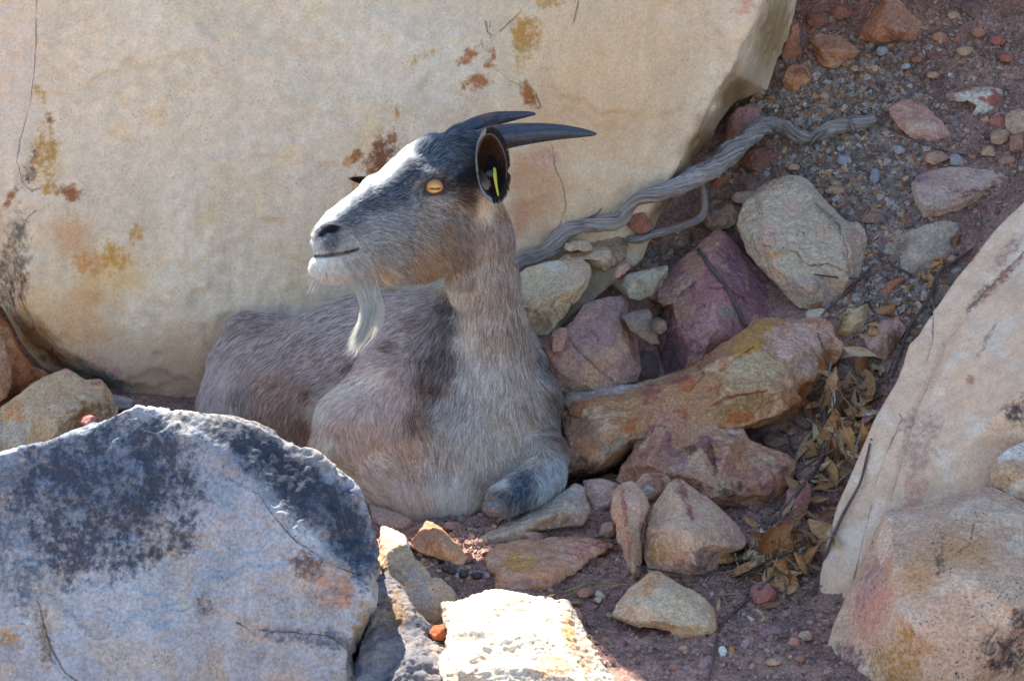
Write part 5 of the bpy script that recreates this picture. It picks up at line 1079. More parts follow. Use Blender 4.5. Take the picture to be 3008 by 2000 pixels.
# --- coat colours, with some light and shade painted in: px, py, reach, light hair, dark hair, share of dark hairs
COAT = [(1090, 585, 50, (140, 150, 162), (34, 40, 50), .62), (1160, 560, 46, (134, 144, 156), (34, 40, 50), .62), (1030, 630, 40, (150, 158, 166), (46, 52, 62), .52), (1205, 500, 38, (128, 138, 150), (32, 38, 48), .64), (1120, 512, 26, (255, 254, 250), (230, 230, 230), .06), (1180, 462, 28, (255, 254, 250), (230, 230, 230), .06), (1150, 485, 24, (255, 254, 250), (230, 230, 230), .06), (1050, 560, 26, (255, 254, 250), (220, 220, 222), .08), (1000, 602, 24, (255, 254, 250), (220, 220, 222), .08), (1085, 536, 22, (255, 254, 250), (220, 220, 222), .08), (946, 640, 28, (250, 248, 244), (200, 200, 200), .12),  # white blaze on the nose bridge, whitened further to paint the sun's glare
        (975, 705, 36, (150, 152, 156), (66, 68, 74), .55), (925, 715, 26, (225, 222, 218), (150, 148, 148), .2), (1010, 715, 36, (196, 194, 190), (120, 115, 112), .35), (930, 770, 36, (236, 232, 226), (210, 205, 198), .1), (990, 800, 45, (226, 218, 206), (180, 165, 150), .2), (1040, 760, 34, (205, 200, 192), (140, 130, 122), .35),
        (1100, 670, 50, (200, 198, 194), (112, 104, 102), .38), (1180, 640, 55, (192, 190, 188), (100, 92, 90), .42), (1150, 740, 50, (200, 192, 182), (116, 98, 86), .42), (1240, 650, 50, (200, 190, 180), (112, 88, 74), .42), (1130, 805, 40, (216, 200, 178), (160, 130, 102), .3), (1250, 780, 55, (200, 176, 150), (136, 104, 80), .48), (1330, 700, 55, (190, 168, 146), (122, 92, 72), .52), (1340, 620, 45, (190, 174, 158), (110, 82, 64), .5),
        (1270, 455, 50, (140, 152, 166), (36, 42, 52), .58), (1240, 495, 40, (144, 154, 166), (42, 48, 56), .56), (1330, 430, 45, (122, 132, 146), (32, 38, 46), .64), (1320, 490, 40, (130, 136, 144), (40, 42, 48), .6), (1280, 515, 30, (150, 140, 132), (72, 58, 50), .6), (1278, 600, 34, (206, 198, 188), (116, 98, 86), .38), (1225, 560, 30, (170, 168, 166), (74, 68, 66), .5), (1362, 520, 38, (60, 50, 44), (22, 18, 16), .9), (1365, 580, 26, (120, 94, 78), (60, 44, 38), .6),
        (1425, 610, 40, (226, 206, 176), (192, 152, 112), .25), (1480, 620, 40, (176, 138, 106), (116, 76, 52), .6), (1440, 690, 55, (196, 166, 136), (132, 88, 60), .52), (1500, 720, 45, (180, 146, 116), (118, 80, 56), .6), (1340, 850, 40, (226, 206, 178), (170, 128, 92), .25), (1400, 830, 55, (206, 180, 150), (146, 100, 70), .45), (1490, 850, 50, (192, 162, 132), (126, 86, 60), .55), (1370, 980, 45, (222, 204, 180), (168, 132, 102), .28), (1440, 980, 60, (206, 180, 152), (142, 102, 74), .45), (1520, 980, 45, (186, 160, 134), (118, 84, 62), .55), (1420, 1100, 60, (214, 200, 182), (160, 130, 106), .35), (1510, 1100, 50, (200, 178, 154), (136, 106, 84), .45),
        (1470, 1220, 70, (208, 194, 178), (150, 122, 100), .42), (1400, 1240, 60, (212, 202, 192), (150, 128, 112), .38), (1350, 1180, 45, (196, 186, 180), (128, 104, 92), .45), (1310, 1300, 60, (206, 190, 172), (146, 114, 92), .42), (1450, 1350, 70, (212, 198, 178), (156, 126, 102), .36), (1200, 1350, 60, (206, 186, 164), (150, 112, 86), .42), (1120, 1290, 60, (206, 194, 184), (148, 120, 104), .4), (1350, 1460, 60, (222, 216, 206), (180, 166, 150), .22), (1480, 1420, 40, (216, 210, 200), (160, 145, 130), .3), (1200, 1450, 50, (214, 208, 200), (168, 150, 136), .28), (1100, 1420, 40, (206, 196, 184), (160, 138, 118), .34),
        (1605, 1060, 34, (112, 96, 88), (60, 46, 40), .68), (1622, 1170, 34, (116, 98, 88), (62, 46, 40), .66), (1625, 1270, 34, (130, 106, 90), (74, 54, 46), .6), (1560, 1180, 45, (186, 166, 146), (120, 94, 78), .5), (1570, 1330, 40, (200, 186, 168), (136, 112, 94), .42),
        (850, 1000, 90, (182, 176, 178), (100, 78, 72), .46), (1000, 930, 90, (184, 182, 188), (100, 84, 82), .46), (1180, 880, 80, (190, 188, 194), (104, 90, 88), .45), (1250, 960, 50, (160, 150, 148), (92, 72, 66), .55), (950, 1080, 80, (188, 180, 180), (112, 86, 78), .45), (830, 1150, 80, (190, 172, 162), (118, 84, 68), .48), (800, 1280, 80, (194, 170, 152), (128, 88, 66), .46), (890, 1300, 50, (196, 170, 150), (136, 94, 70), .45), (1090, 1030, 70, (200, 196, 200), (122, 102, 98), .4),
        (1100, 1105, 48, (228, 216, 208), (160, 140, 130), .24), (1005, 1150, 42, (230, 218, 208), (166, 146, 134), .22), (938, 1212, 36, (232, 220, 208), (170, 150, 136), .2), (1040, 1062, 28, (150, 126, 118), (76, 56, 50), .6), (905, 1140, 28, (156, 126, 112), (84, 60, 50), .58), (880, 1240, 30, (166, 128, 106), (98, 66, 50), .56), (1150, 1020, 28, (156, 140, 136), (80, 62, 58), .56), (1050, 1190, 55, (206, 202, 200), (146, 124, 114), .36), (1170, 1160, 55, (200, 194, 194), (134, 114, 106), .42), (940, 1310, 36, (226, 218, 202), (176, 156, 134), .2), (1010, 1360, 34, (206, 192, 172), (130, 106, 84), .4), (1040, 1270, 50, (206, 196, 188), (148, 124, 108), .38),  # pale shoulder ridge and darker crease behind it are shading put into the hair
        (1262, 1130, 46, (122, 96, 84), (60, 42, 36), .64), (1226, 1220, 44, (150, 118, 100), (84, 60, 50), .56), (1296, 1050, 46, (120, 102, 96), (60, 46, 42), .64), (1322, 960, 38, (122, 104, 98), (62, 48, 44), .62), (1318, 900, 30, (134, 118, 112), (72, 58, 54), .58),  # darker hairs paint the shade of the crease between neck and shoulder
        (650, 1120, 50, (206, 198, 196), (150, 132, 124), .32), (625, 1200, 40, (214, 206, 202), (160, 144, 134), .28), (720, 1010, 40, (186, 176, 174), (110, 92, 86), .42), (755, 945, 36, (166, 154, 152), (84, 68, 64), .5), (700, 1150, 30, (170, 156, 150), (92, 76, 70), .5), (790, 960, 36, (160, 150, 150), (88, 72, 68), .55),
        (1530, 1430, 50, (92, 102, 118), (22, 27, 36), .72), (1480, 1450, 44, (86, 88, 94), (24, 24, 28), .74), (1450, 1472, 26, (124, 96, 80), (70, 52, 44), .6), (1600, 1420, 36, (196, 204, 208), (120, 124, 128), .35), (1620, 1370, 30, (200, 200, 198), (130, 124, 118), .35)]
CXY = np.array([c[:2] for c in COAT], float); CR = np.array([c[2] for c in COAT], float)
CL = np.array([col(*c[3]) for c in COAT]); CD = np.array([col(*c[4]) for c in COAT]); CF = np.array([c[5] for c in COAT])
def coat_at(X, Y):
    d2 = ((X[:, None] - CXY[:, 0]) ** 2 + (Y[:, None] - CXY[:, 1]) ** 2) / CR ** 2
    w_ = 1 / (d2 + .15) ** 2.4; w_ /= w_.sum(1, keepdims=True)
    def rich(c):
        m = c.mean(1, keepdims=True); return np.clip(m + (c - m) * 1.22, .01, .95) * np.array((1.02, 1.0, .97))
    neck = (sstep(1290, 1350, X) * sstep(600, 660, Y) * sstep(1180, 1080, Y))[:, None]
    trunk = (sstep(1300, 1200, X) * sstep(840, 880, Y))[:, None]
    def tone(c):
        m = c.mean(1, keepdims=True); c = c * (1 - .35 * neck) + m * .35 * neck
        return c * (1 + trunk * np.array((.12, -.01, -.10)))
    face = (sstep(1420, 1360, X) * sstep(840, 800, Y))[:, None]
    fr = w_ @ CF
    return tone(rich((w_ @ CL) ** (.52 + .30 * face))), tone(rich((w_ @ CD) ** (.82 + .15 * face))), np.clip(fr + .06 * face[:, 0], 0, 1)
# --- lie of the hair: px, py, dx, dy (picture plane), lying length in m
FLOW = [(940, 660, .9, -.7, .006), (1000, 620, .9, -.6, .007), (1100, 540, .85, -.5, .010), (1190, 470, .8, -.6, .014), (1260, 430, .6, -.7, .020), (1330, 440, .9, .1, .018), (970, 710, .7, .4, .005), (930, 760, -.3, .8, .007), (1000, 790, .5, .8, .009), (1080, 680, .95, .1, .007), (1180, 640, .95, .15, .009), (1260, 650, .9, .3, .010), (1140, 760, .8, .5, .010), (1280, 760, .7, .7, .013), (1278, 500, .8, -.5, .006), (1278, 600, .8, .3, .006), (1225, 550, .6, -.6, .006), (1340, 550, .8, -.2, .010), (1350, 650, .6, .8, .013), (1440, 640, .2, 1, .016),
        (1450, 760, .1, 1, .018), (1350, 850, -.05, 1, .018), (1500, 850, .15, 1, .020), (1440, 960, 0, 1, .022), (1370, 1050, -.2, 1, .024), (1530, 1030, .2, 1, .024), (1600, 1080, .5, .8, .026), (1630, 1250, .5, .9, .026), (1450, 1180, 0, 1, .026), (1350, 1200, -.2, 1, .024), (1280, 1120, -.4, .9, .026), (1300, 1000, -.4, .9, .026), (1480, 1320, .1, 1, .026), (1380, 1330, -.1, 1, .026), (1350, 1450, .0, 1, .028), (1250, 1450, .3, .8, .024), (1230, 1300, .4, .9, .024), (1120, 1380, .6, .6, .020), (1150, 1220, -.3, .9, .022), (1050, 1150, -.8, .6, .020), (960, 1220, -.8, .7, .018), (940, 1320, -.3, .9, .020), (1040, 1300, .2, .9, .020), (1010, 1370, .8, .5, .020),
        (1200, 900, -.9, .3, .026), (1050, 900, -.95, .3, .026), (900, 950, -.95, .35, .026), (1100, 1030, -.95, .3, .024), (950, 1080, -.95, .2, .024), (820, 1100, -.9, .3, .024), (820, 1250, -.6, .5, .024), (900, 1280, .1, .7, .022), (760, 960, -.9, .4, .022), (680, 1050, -.4, .9, .024), (640, 1180, -.2, 1, .026), (700, 1180, .1, 1, .022),
        (1600, 1400, -.2, .9, .022), (1540, 1430, -.7, .6, .014), (1480, 1450, -.8, .5, .010), (1440, 1470, -.7, .6, .008)]
FXY = np.array([f[:2] for f in FLOW], float); FD = np.array([f[2:4] for f in FLOW]); FL = np.array([f[4] for f in FLOW])
def flow_at(X, Y):
    d2 = ((X[:, None] - FXY[:, 0]) ** 2 + (Y[:, None] - FXY[:, 1]) ** 2) / 60.0 ** 2
    w_ = 1 / (d2 + .2) ** 2.2; w_ /= w_.sum(1, keepdims=True)
    v = w_ @ FD
    return v / (np.linalg.norm(v, axis=1)[:, None] + 1e-6), w_ @ FL

t = NT('goat_skin'); t.link(t.attr('tint').outputs['Color'], t.b.inputs['Base Color']); t.b.inputs['Roughness'].default_value = .7; t.b.inputs['Specular IOR Level'].default_value = .2
t.link(t.bump(t.noise(300, 3, .6), .3, .001), t.b.inputs['Normal'])
body = mesh_obj('body', GV, GF.tolist(), t.m, goat, loc=tuple(GB))
X, Y, Wd = w2px(GV)
l_, d_, f_ = coat_at(X, Y)
bt = (l_ * (1 - f_[:, None]) + d_ * f_[:, None]) * .8
def dark(px, py, rx, ry, rot, c, k=1.0):
    ca, sa = math.cos(math.radians(rot)), math.sin(math.radians(rot))
    a = np.hypot(((X - px) * ca + (Y - py) * sa) / rx, (-(X - px) * sa + (Y - py) * ca) / ry)
    m = (np.clip(1.6 - a, 0, 1) * k)[:, None]
    global bt
    bt = bt * (1 - m) + c * m
dark(970, 673, 38, 16, -12, col(22, 19, 21)); dark(940, 692, 16, 9, -40, col(34, 30, 32)); dark(1278, 549, 32, 22, 0, col(40, 30, 26)); dark(1236, 562, 16, 5, -20, col(40, 32, 30))
md = poly_dist(X, Y, [(905, 752), (960, 751), (1010, 744), (1050, 732)])
mk = np.clip(1.5 - md / 7, 0, 1)[:, None]; bt = bt * (1 - mk) + col(70, 52, 46) * mk
set_col(body.data, 'tint', bt)

# --- fur as real strands
tri = np.concatenate([GF[:, [0, 1, 2]], GF[:, [0, 2, 3]]])
a_, b_, c_ = GV[tri[:, 0]], GV[tri[:, 1]], GV[tri[:, 2]]
tn = np.cross(b_ - a_, c_ - a_); ar = np.linalg.norm(tn, axis=1) / 2; tn /= np.linalg.norm(tn, axis=1)[:, None] + 1e-12
ctr = (a_ + b_ + c_) / 3
view = CAM - ctr; view /= np.linalg.norm(view, axis=1)[:, None]
facing = (tn * view).sum(1)
cX, cY, cW = w2px(ctr)
dens = ar * np.where(facing > -.25, 1.0, .30)
headm = ((cY < 830) & (cX < 1400))
dens = dens * np.where(headm, 2.1, 1.0)
dens[(ctr[:, 2] < .004) & (facing < .1)] = 0
rs = np.random.RandomState(3)
NH = 250000
pick = rs.choice(len(tri), NH, p=dens / dens.sum())
u1, u2 = rs.random(NH), rs.random(NH); sw = u1 + u2 > 1; u1[sw] = 1 - u1[sw]; u2[sw] = 1 - u2[sw]
root_p = a_[pick] + (b_[pick] - a_[pick]) * u1[:, None] + (c_[pick] - a_[pick]) * u2[:, None]
vn = normals_of(body.data); nrm = vn[tri[pick, 0]] * (1 - u1 - u2)[:, None] + vn[tri[pick, 1]] * u1[:, None] + vn[tri[pick, 2]] * u2[:, None]
nrm /= np.linalg.norm(nrm, axis=1)[:, None]
hX, hY, hW = w2px(root_p)
near = hW < hw(hX) + .005
bare = (near & (np.hypot((hX - 1278) / 34, (hY - 549) / 26) < 1)) | (near & (np.hypot((hX - 970) / 36, (hY - 674) / 15) < 1)) | (near & (np.hypot((hX - 942) / 13, (hY - 690) / 10) < 1)) | (poly_dist(hX, hY, [(905, 750), (960, 749), (1010, 742), (1050, 732)]) < 8) | (np.hypot((hX - 1452) / 46, (hY - 1490) / 38) < 1)
keep = ~bare
root_p, nrm, hX, hY = root_p[keep], nrm[keep], hX[keep], hY[keep]; N_ = len(root_p)
fd, fl = flow_at(hX, hY)
# whorls and stray: bend the lie with slow noise
ang = .35 * noise(root_p * 22) + .28 * noise(root_p * 60 + 4) + rs.normal(size=N_) * .13
fd = np.stack([fd[:, 0] * np.cos(ang) - fd[:, 1] * np.sin(ang), fd[:, 0] * np.sin(ang) + fd[:, 1] * np.cos(ang)], 1)
dirv = RT * fd[:, :1] - UP * fd[:, 1:2]
dirv = dirv - nrm * (dirv * nrm).sum(1)[:, None]
ln = np.linalg.norm(dirv, axis=1); 
weak = ln < .25
alt = np.array((0, 0.3, -1.0)) - nrm * (nrm @ np.array((0, 0.3, -1.0)))[:, None]
dirv = np.where(weak[:, None], dirv + alt * .5, dirv); dirv /= np.linalg.norm(dirv, axis=1)[:, None] + 1e-9
faceH = sstep(1420, 1360, hX) * sstep(840, 800, hY)
length = fl * (.70 + .5 * faceH) * (.75 + .5 * rs.random(N_)) * (1 + .25 * noise(root_p * 35 + 8))
mouth_ = poly_dist(hX, hY, [(905, 752), (960, 751), (1010, 744), (1050, 732)])
length = length * (.45 + .55 * sstep(8, 45, mouth_))
lift = .20 + .10 * faceH + .10 * rs.random(N_) + .10 * np.clip(noise(root_p * 40 + 20), -1, 1)
K = 5
tt = np.linspace(0, 1, K)
pos = np.empty((N_, K, 3), np.float32)
kink = rs.normal(size=(N_, 3)) * .06
for j, q in enumerate(tt):
    pos[:, j] = root_p + dirv * (length * q)[:, None] + nrm * (length * lift * (q - .55 * q * q) * 1.5)[:, None] + kink * (length * q * q)[:, None] + np.array((0, 0, -.10)) * (length * q * q)[:, None]
pos -= (nrm * .0003)[:, None, :].astype(np.float32)
cl, cd, cf = coat_at(hX, hY)
streak = .28 * noise(root_p * 60 + 3) + 1.15 * noise(root_p * 230 + 9)
pd = np.clip(cf + .42 * streak, .03, .97)
isd = (rs.random(N_) < pd)[:, None]
hc = np.where(isd, cd, cl)
other = np.where(isd, cl, cd); mx = (rs.random(N_) * .35)[:, None]
hc = np.clip(hc, 0, .92); hc = (hc * (1 - mx) + other * mx) * (.85 + .3 * rs.random(N_) + .34 * noise(root_p * 200 + 50) + .08)[:, None]
def hair_material(name, rough=.38, radial=.5, blend=.65, trans=.35):
    t = NT(name)
    a = t.attr('tint').outputs['Color']
    hb = t.new('ShaderNodeBsdfHairPrincipled'); hb.parametrization = 'COLOR'
    t.link(a, hb.inputs['Color']); hb.inputs['Roughness'].default_value = rough; hb.inputs['Radial Roughness'].default_value = radial
    df = t.new('ShaderNodeBsdfDiffuse'); t.link(a, df.inputs['Color'])
    tr = t.new('ShaderNodeBsdfTranslucent'); t.link(a, tr.inputs['Color'])
    m1 = t.new('ShaderNodeMixShader'); m1.inputs[0].default_value = trans; t.link(df.outputs[0], m1.inputs[1]); t.link(tr.outputs[0], m1.inputs[2])
    m2 = t.new('ShaderNodeMixShader'); m2.inputs[0].default_value = blend; t.link(hb.outputs[0], m2.inputs[1]); t.link(m1.outputs[0], m2.inputs[2])
    t.link(m2.outputs[0], t.out.inputs['Surface'])
    return t.m
MAT['fur'] = hair_material('goat_fur', blend=.78, trans=.3); MAT['beard'] = hair_material('beard_hair', rough=.3, blend=.4, trans=.7)
def strands(name, pos, rad, colr, mat, parent):
    n, k, _ = pos.shape
    cu = bpy.data.hair_curves.new(name); cu.add_curves([k] * n)
    cu.attributes['position'].data.foreach_set('vector', (pos - GB).astype(np.float32).ravel())
    ra = cu.attributes.get('radius') or cu.attributes.new('radius', 'FLOAT', 'POINT')
    ra.data.foreach_set('value', np.ascontiguousarray(rad, np.float32).ravel())
    ca = cu.attributes.new('tint', 'FLOAT_COLOR', 'POINT')
    ca.data.foreach_set('color', np.repeat(np.concatenate([colr, np.ones((n, 1))], 1).astype(np.float32), k, axis=0).ravel())
    cu.materials.append(MAT[mat])
    o = bpy.data.objects.new(name, cu); LINK(o); o.parent = parent; o.location = Vector(GB) - parent.location
    return o
prof = np.array([1.0, .95, .8, .55, .12])
rad = (.00034 * (.7 + .6 * rs.random(N_)))[:, None] * prof[None]
rad[hY < 830] *= .8
coat = strands('coat', pos, rad, hc, 'fur', goat)

# --- beard
NB = 1150
s_ = np.clip(rs.normal(size=NB) * .62, -1.3, 1.3)
clump_id = np.round(s_ * 3.2) + 7 * np.round(rs.normal(size=NB) * .8)
crs = np.random.RandomState(8); cl_off = crs.normal(size=400)[(clump_id + 200).astype(int)]; cl_len = crs.random(400)[(clump_id + 200).astype(int)]
bx = 1060 + s_ * 36; by = 812 + rs.random(NB) * 14; dwb = rs.normal(size=NB) * .0045
leng = np.clip(.50 + .42 * rs.random(NB) ** .6 + .22 * cl_len - .22 * np.abs(s_), .25, 1.12)
bp = np.empty((NB, 11, 3), np.float32)
sp = rs.normal(size=NB)
wisp = rs.random(NB) < .06
for j in range(11):
    u = j / 10 * leng
    cx_ = np.interp(u, [0, .2, .4, .6, .8, 1.1], [1060, 1076, 1081, 1076, 1062, 1034])
    half = np.interp(u, [0, .15, .35, .6, .85, 1.1], [1.0, .62, .42, .36, .32, .20])
    x = cx_ + (bx - 1060) * half + (sp * 9 + cl_off * 10 * np.sin(u * 3 + cl_off)) * u + 2.5 * np.sin(u * 14 + sp * 3) * u + np.where(wisp, 30 * np.sin(u * 2.6), 0)
    bp[:, j] = px2w(x, by + u * 214, hw(1060) + dwb * half + cl_off * .002 * u)
bc = col(252, 246, 228) * (.80 + .2 * rs.random(NB) + .10 * cl_off)[:, None] * np.where(rs.random(NB) < .2, .75, 1)[:, None]
strands('beard', bp, (.00038 * (.7 + .6 * rs.random(NB)))[:, None] * np.array([1, 1, 1, 1, 1, .95, .9, .8, .65, .45, .12])[None], np.clip(bc, 0, .95), 'beard', goat)
# --- whiskers and long chin hairs
NW = 22
wx = 918 + rs.random(NW) * 50; wy = 745 + rs.random(NW) * 70
wp = np.empty((NW, 5, 3), np.float32)
for j in range(5):
    u = j / 4
    wp[:, j] = px2w(wx - 34 * u * rs.uniform(.5, 1, NW), wy + 36 * u + 18 * u * u, hw(wx) - .004)
strands('whiskers', wp, np.full((NW, 5), .00010), np.repeat(col(235, 232, 225)[None], NW, 0), 'beard', goat)

# --- horns
t = NT('horn'); uv = t.attr('tube').outputs['Vector']
mp = t.new('ShaderNodeMapping'); t.link(uv, mp.inputs['Vector']); mp.inputs['Scale'].default_value = (2, 2, 160)
rg = t.noise(1.0, 3, .6, vec=mp.outputs['Vector'])
mp2 = t.new('ShaderNodeMapping'); t.link(uv, mp2.inputs['Vector']); mp2.inputs['Scale'].default_value = (9, 9, 18)
st_ = t.noise(1.0, 4, .65, vec=mp2.outputs['Vector'])
c = t.mix(t.ramp(st_, .3, .7), col(76, 78, 88), col(46, 48, 56)); c = t.mix(t.ramp(rg, .45, .7, 0, .5), c, col(30, 29, 32))
t.link(c, t.b.inputs['Base Color']); t.b.inputs['Roughness'].default_value = .42; t.b.inputs['Specular IOR Level'].default_value = .5
t.link(t.bump(rg, .5, .0016, t.bump(st_, .4, .001)), t.b.inputs['Normal']); MAT['horn'] = t.m
def horn(pts):
    rows = [(*px2w(x, y, w), r * M) for (x, y, w, r) in pts]
    return tube_obj('horn', resample(rows, .003), 'horn', 24, .03, 2, goat, flat=.85)
horn([(1350, 466, hw(1352) - .008, 34), (1383, 440, hw(1385) - .007, 40), (1425, 415, hw(1400) - .004, 40), (1490, 400, .010, 37), (1570, 391, .010, 30), (1640, 388, .014, 23), (1700, 390, .018, 15), (1738, 393, .021, 8), (1752, 394, .022, 3)])
horn([(1325, 425, hw(1325) + .02, 24), (1352, 392, hw(1352) + .022, 25), (1400, 367, hw(1352) + .030, 25), (1450, 350, .072, 21.5), (1500, 342, .082, 15.5), (1545, 336, .090, 9.5), (1568, 335, .094, 5), (1574, 335, .095, 2)])

# --- ears (deep cups, rim towards the lens)
t = NT('ear'); oc = t.attr('tint').outputs['Color']; t.link(oc, t.b.inputs['Base Color']); t.b.inputs['Roughness'].default_value = .75
t.b.inputs['Specular IOR Level'].default_value = .2; t.link(t.bump(t.noise(220, 4, .7), .5, .0015), t.b.inputs['Normal']); MAT['ear'] = t.m
def ear_cup(cx, cy, w, rx, ry, rot, depth, tilt, name='ear'):
    V = []; C_ = []; n, m = 12, 36
    ca, sa = math.cos(math.radians(rot)), math.sin(math.radians(rot))
    for side in (0, 1):
        for i in range(n + 1):
            r = i / n
            for j in range(m):
                th = j / m * 2 * math.pi
                sy = math.sin(th); sx = math.cos(th)
                pt = 1 - .22 * max(0, sy) ** 2 * abs(sx)             # narrows to the tip
                g = r if side == 0 else min(1, r * 1.0)
                x = sx * rx * g * pt * (1 if side == 0 else 1.05); y = sy * ry * g * (1 if side == 0 else 1.03)
                dz = depth * math.sqrt(max(0, 1 - g ** 2.2)) + (0 if side == 0 else .0035 * (1 - g * .6))
                wv = w + dz + tilt[0] * x * M + tilt[1] * y * M
                V.append(px2w(cx + x * ca + y * sa, cy - (-x * sa + y * ca), wv))
                if side == 0:
                    inn = col(16, 12, 11) * (1 - r ** 3) + col(44, 32, 27) * r ** 3
                    if sy > .3 and r > .4: inn = inn * .75 + col(120, 76, 48) * .25
                    if r > .96: inn = col(110, 98, 90)
                    if sy < -.5 and r > .3: inn = col(24, 19, 18)
                    C_.append(inn)
                else: C_.append(col(92, 72, 60) if r > .9 else col(120, 98, 82))
    F = []
    K_ = (n + 1) * m
    for i in range(n):
        for j in range(m):
            k = (j + 1) % m
            F.append((i * m + j, (i + 1) * m + j, (i + 1) * m + k, i * m + k))
            F.append((K_ + i * m + j, K_ + i * m + k, K_ + (i + 1) * m + k, K_ + (i + 1) * m + j))
    for j in range(m):
        k = (j + 1) % m; F.append((n * m + j, K_ + n * m + j, K_ + n * m + k, n * m + k))
    o = mesh_obj(name, V, F, MAT['ear'], goat, loc=tuple(px2w(cx, cy + ry, w)))
    set_col(o.data, 'tint', C_)
    return o
EW = hw(1420) - .064
ear = ear_cup(1444, 486, EW, 45, 94, -5, .030, (-.25, .10))
ear2 = ear_cup(1105, 536, hw(1105) + .075, 80, 13, 9, .012, (.35, 0))
# hair around the near ear's rim and inside it
NE = 2600
th = rs.random(NE) * 2 * math.pi; rr = np.where(rs.random(NE) < .75, .93 + .1 * rs.random(NE), .35 + .5 * rs.random(NE))
ex = 45 * np.cos(th) * rr; ey = 94 * np.sin(th) * rr
ep = np.empty((NE, 4, 3), np.float32)
dz0 = .030 * np.sqrt(np.clip(1 - rr ** 2, 0, 1))
for j in range(4):
    u = j / 3
    gx_ = ex * (1 + .10 * u) + 6 * u; gy_ = ey * (1 + .04 * u) + 16 * u * np.sign(ey + 20)
    ca5, sa5 = math.cos(math.radians(-5)), math.sin(math.radians(-5))
    ep[:, j] = px2w(1444 + gx_ * ca5 + gy_ * sa5, 486 - (-gx_ * sa5 + gy_ * ca5), EW + dz0 - .002 - .003 * u - .25 * gx_ * M + .10 * gy_ * M)
ec = np.where((np.cos(th) < -.2)[:, None] & (rr > .9)[:, None], col(170, 160, 152), np.where((rr > .9)[:, None], col(44, 36, 32), col(70, 46, 32))) * (.7 + .6 * rs.random(NE))[:, None]
strands('ear_hair', ep, (.00028 * np.ones(NE))[:, None] * np.array([1, .9, .6, .15])[None], ec, 'fur', goat)
# ear tag: yellow strip and dark button
def plain(name, c, rough=.5):
    t = NT(name); t.b.inputs['Base Color'].default_value = (*c, 1); t.b.inputs['Roughness'].default_value = rough
    t.link(t.bump(t.noise(400, 2, .5), .15, .001), t.b.inputs['Normal']); return t.m
tagm = plain('yellow_plastic', col(190, 178, 48), .4); btn = plain('dark_plastic', col(40, 42, 46), .5)
rows = [(*px2w(x, y, EW + w_), r * M) for (x, y, w_, r) in [(1452, 492, .008, 3), (1453, 505, .004, 5.5), (1455, 525, .000, 5), (1459, 550, -.004, 3.5), (1464, 575, -.006, 2.5), (1467, 590, -.006, 2)]]
V, F, _ = tube(resample(rows, .002), 10, flat=.3)
tg = mesh_obj('ear_tag', V, F, tagm, ear, loc=tuple(px2w(1452, 492, EW)))
tg.location = Vector(px2w(1452, 492, EW)) - Vector(px2w(1444, 580, EW))
rows = [(*px2w(x, y, EW + w_), r * M) for (x, y, w_, r) in [(1430, 510, .012, 6), (1434, 511, .010, 11), (1444, 511, .006, 11), (1450, 511, .004, 9)]]
V, F, _ = tube(resample(rows, .002), 12)
bo = mesh_obj('tag_button', V, F, btn, ear, loc=tuple(px2w(1434, 511, EW)))
bo.location = Vector(px2w(1434, 511, EW)) - Vector(px2w(1444, 580, EW))

# --- eye
t = NT('goat_eye'); oc = t.coord(); sx = t.new('ShaderNodeSeparateXYZ'); t.link(oc, sx.inputs[0])
r2 = t.math('SQRT', t.math('ADD', t.math('POWER', sx.outputs['X'], 2), t.math('POWER', sx.outputs['Z'], 2)))
c = t.mix(t.ramp(r2, .0045, .0115), col(226, 168, 84), col(176, 112, 48))
c = t.mix(t.ramp(t.noise(500, 4, .7), .4, .7, 0, .35), c, col(150, 92, 40))
c = t.mix(t.ramp(r2, .0118, .0135), c, col(52, 34, 26))
px_ = t.math('MAXIMUM', t.math('SUBTRACT', t.math('ABSOLUTE', sx.outputs['X']), .0058), 0.0)
sl_ = t.math('SQRT', t.math('ADD', t.math('POWER', px_, 2), t.math('POWER', sx.outputs['Z'], 2)))
c = t.mix(t.ramp(sl_, .0013, .0024, .85, 0), c, col(30, 26, 28))
t.link(c, t.b.inputs['Base Color']); t.b.inputs['Roughness'].default_value = .06; t.b.inputs['Specular IOR Level'].default_value = .6
RE = .0145; V = []; F = []
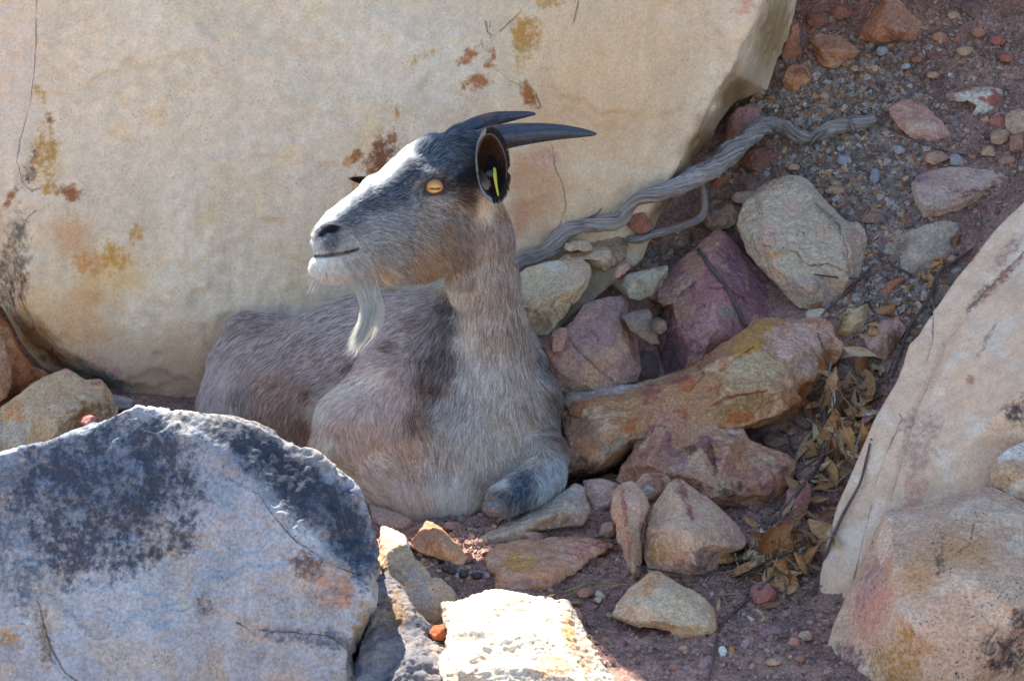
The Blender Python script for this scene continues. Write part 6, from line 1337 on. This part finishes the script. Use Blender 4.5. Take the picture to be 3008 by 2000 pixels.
EC = px2w(1278, 549, hw(1278) - .0425)
for a in range(17):
    th = a / 16 * math.pi
    for b in range(28):
        ph = b / 28 * 2 * math.pi; V.append(EC + RE * np.array((math.sin(th) * math.cos(ph), -math.cos(th), math.sin(th) * math.sin(ph))))
for a in range(16):
    for b in range(28): F.append((a * 28 + b, (a + 1) * 28 + b, (a + 1) * 28 + (b + 1) % 28, a * 28 + (b + 1) % 28))
eye = mesh_obj('eye', V, F, t.m, goat, loc=tuple(EC))
lidm = plain('eyelid_skin', col(58, 42, 36), .55)
rows = []
for k in range(25):
    a = k / 24 * 2 * math.pi
    x = 1278 + 30 * math.cos(a); y = 549 - (23 * math.sin(a) if math.sin(a) > 0 else 21 * math.sin(a)) - 3 * math.cos(a)
    dx_, dy_ = (x - 1278) * M, (y - 549) * M
    rows.append((*px2w(x, y, hw(1278) - .0425 - math.sqrt(max(1e-6, RE ** 2 - dx_ ** 2 - dy_ ** 2)) * .96), 4.4 * M))
V, F, _ = tube(resample(rows, .0015), 8, cap=False)
lid = mesh_obj('eyelid', V, F, lidm, eye, loc=tuple(EC)); lid.location = (0, 0, 0)

# --- bare pad on the bent knee
t = NT('knee_pad'); c = t.mix(t.ramp(t.noise(260, 4, .7), .35, .65), col(150, 144, 140), col(92, 80, 76)); t.link(c, t.b.inputs['Base Color']); t.b.inputs['Roughness'].default_value = .8
t.link(t.bump(t.noise(300, 4, .7), .7, .0015), t.b.inputs['Normal'])
V = []; F = []; n, m = 6, 22
KC = px2w(1452, 1494, -.115)
for i in range(n + 1):
    r = i / n
    for j in range(m):
        th = j / m * 2 * math.pi
        V.append(px2w(1452 + 36 * r * math.cos(th) + 6 * r * math.sin(th), 1492 - 27 * r * math.sin(th) + 8 * r * math.cos(th), -.1235 + .022 * r * r * (1 if r < 1 else 1.6)))
for i in range(n):
    for j in range(m): F.append((i * m + j, i * m + (j + 1) % m, (i + 1) * m + (j + 1) % m, (i + 1) * m + j))
mesh_obj('knee_pad', V, F, t.m, goat, loc=tuple(KC))
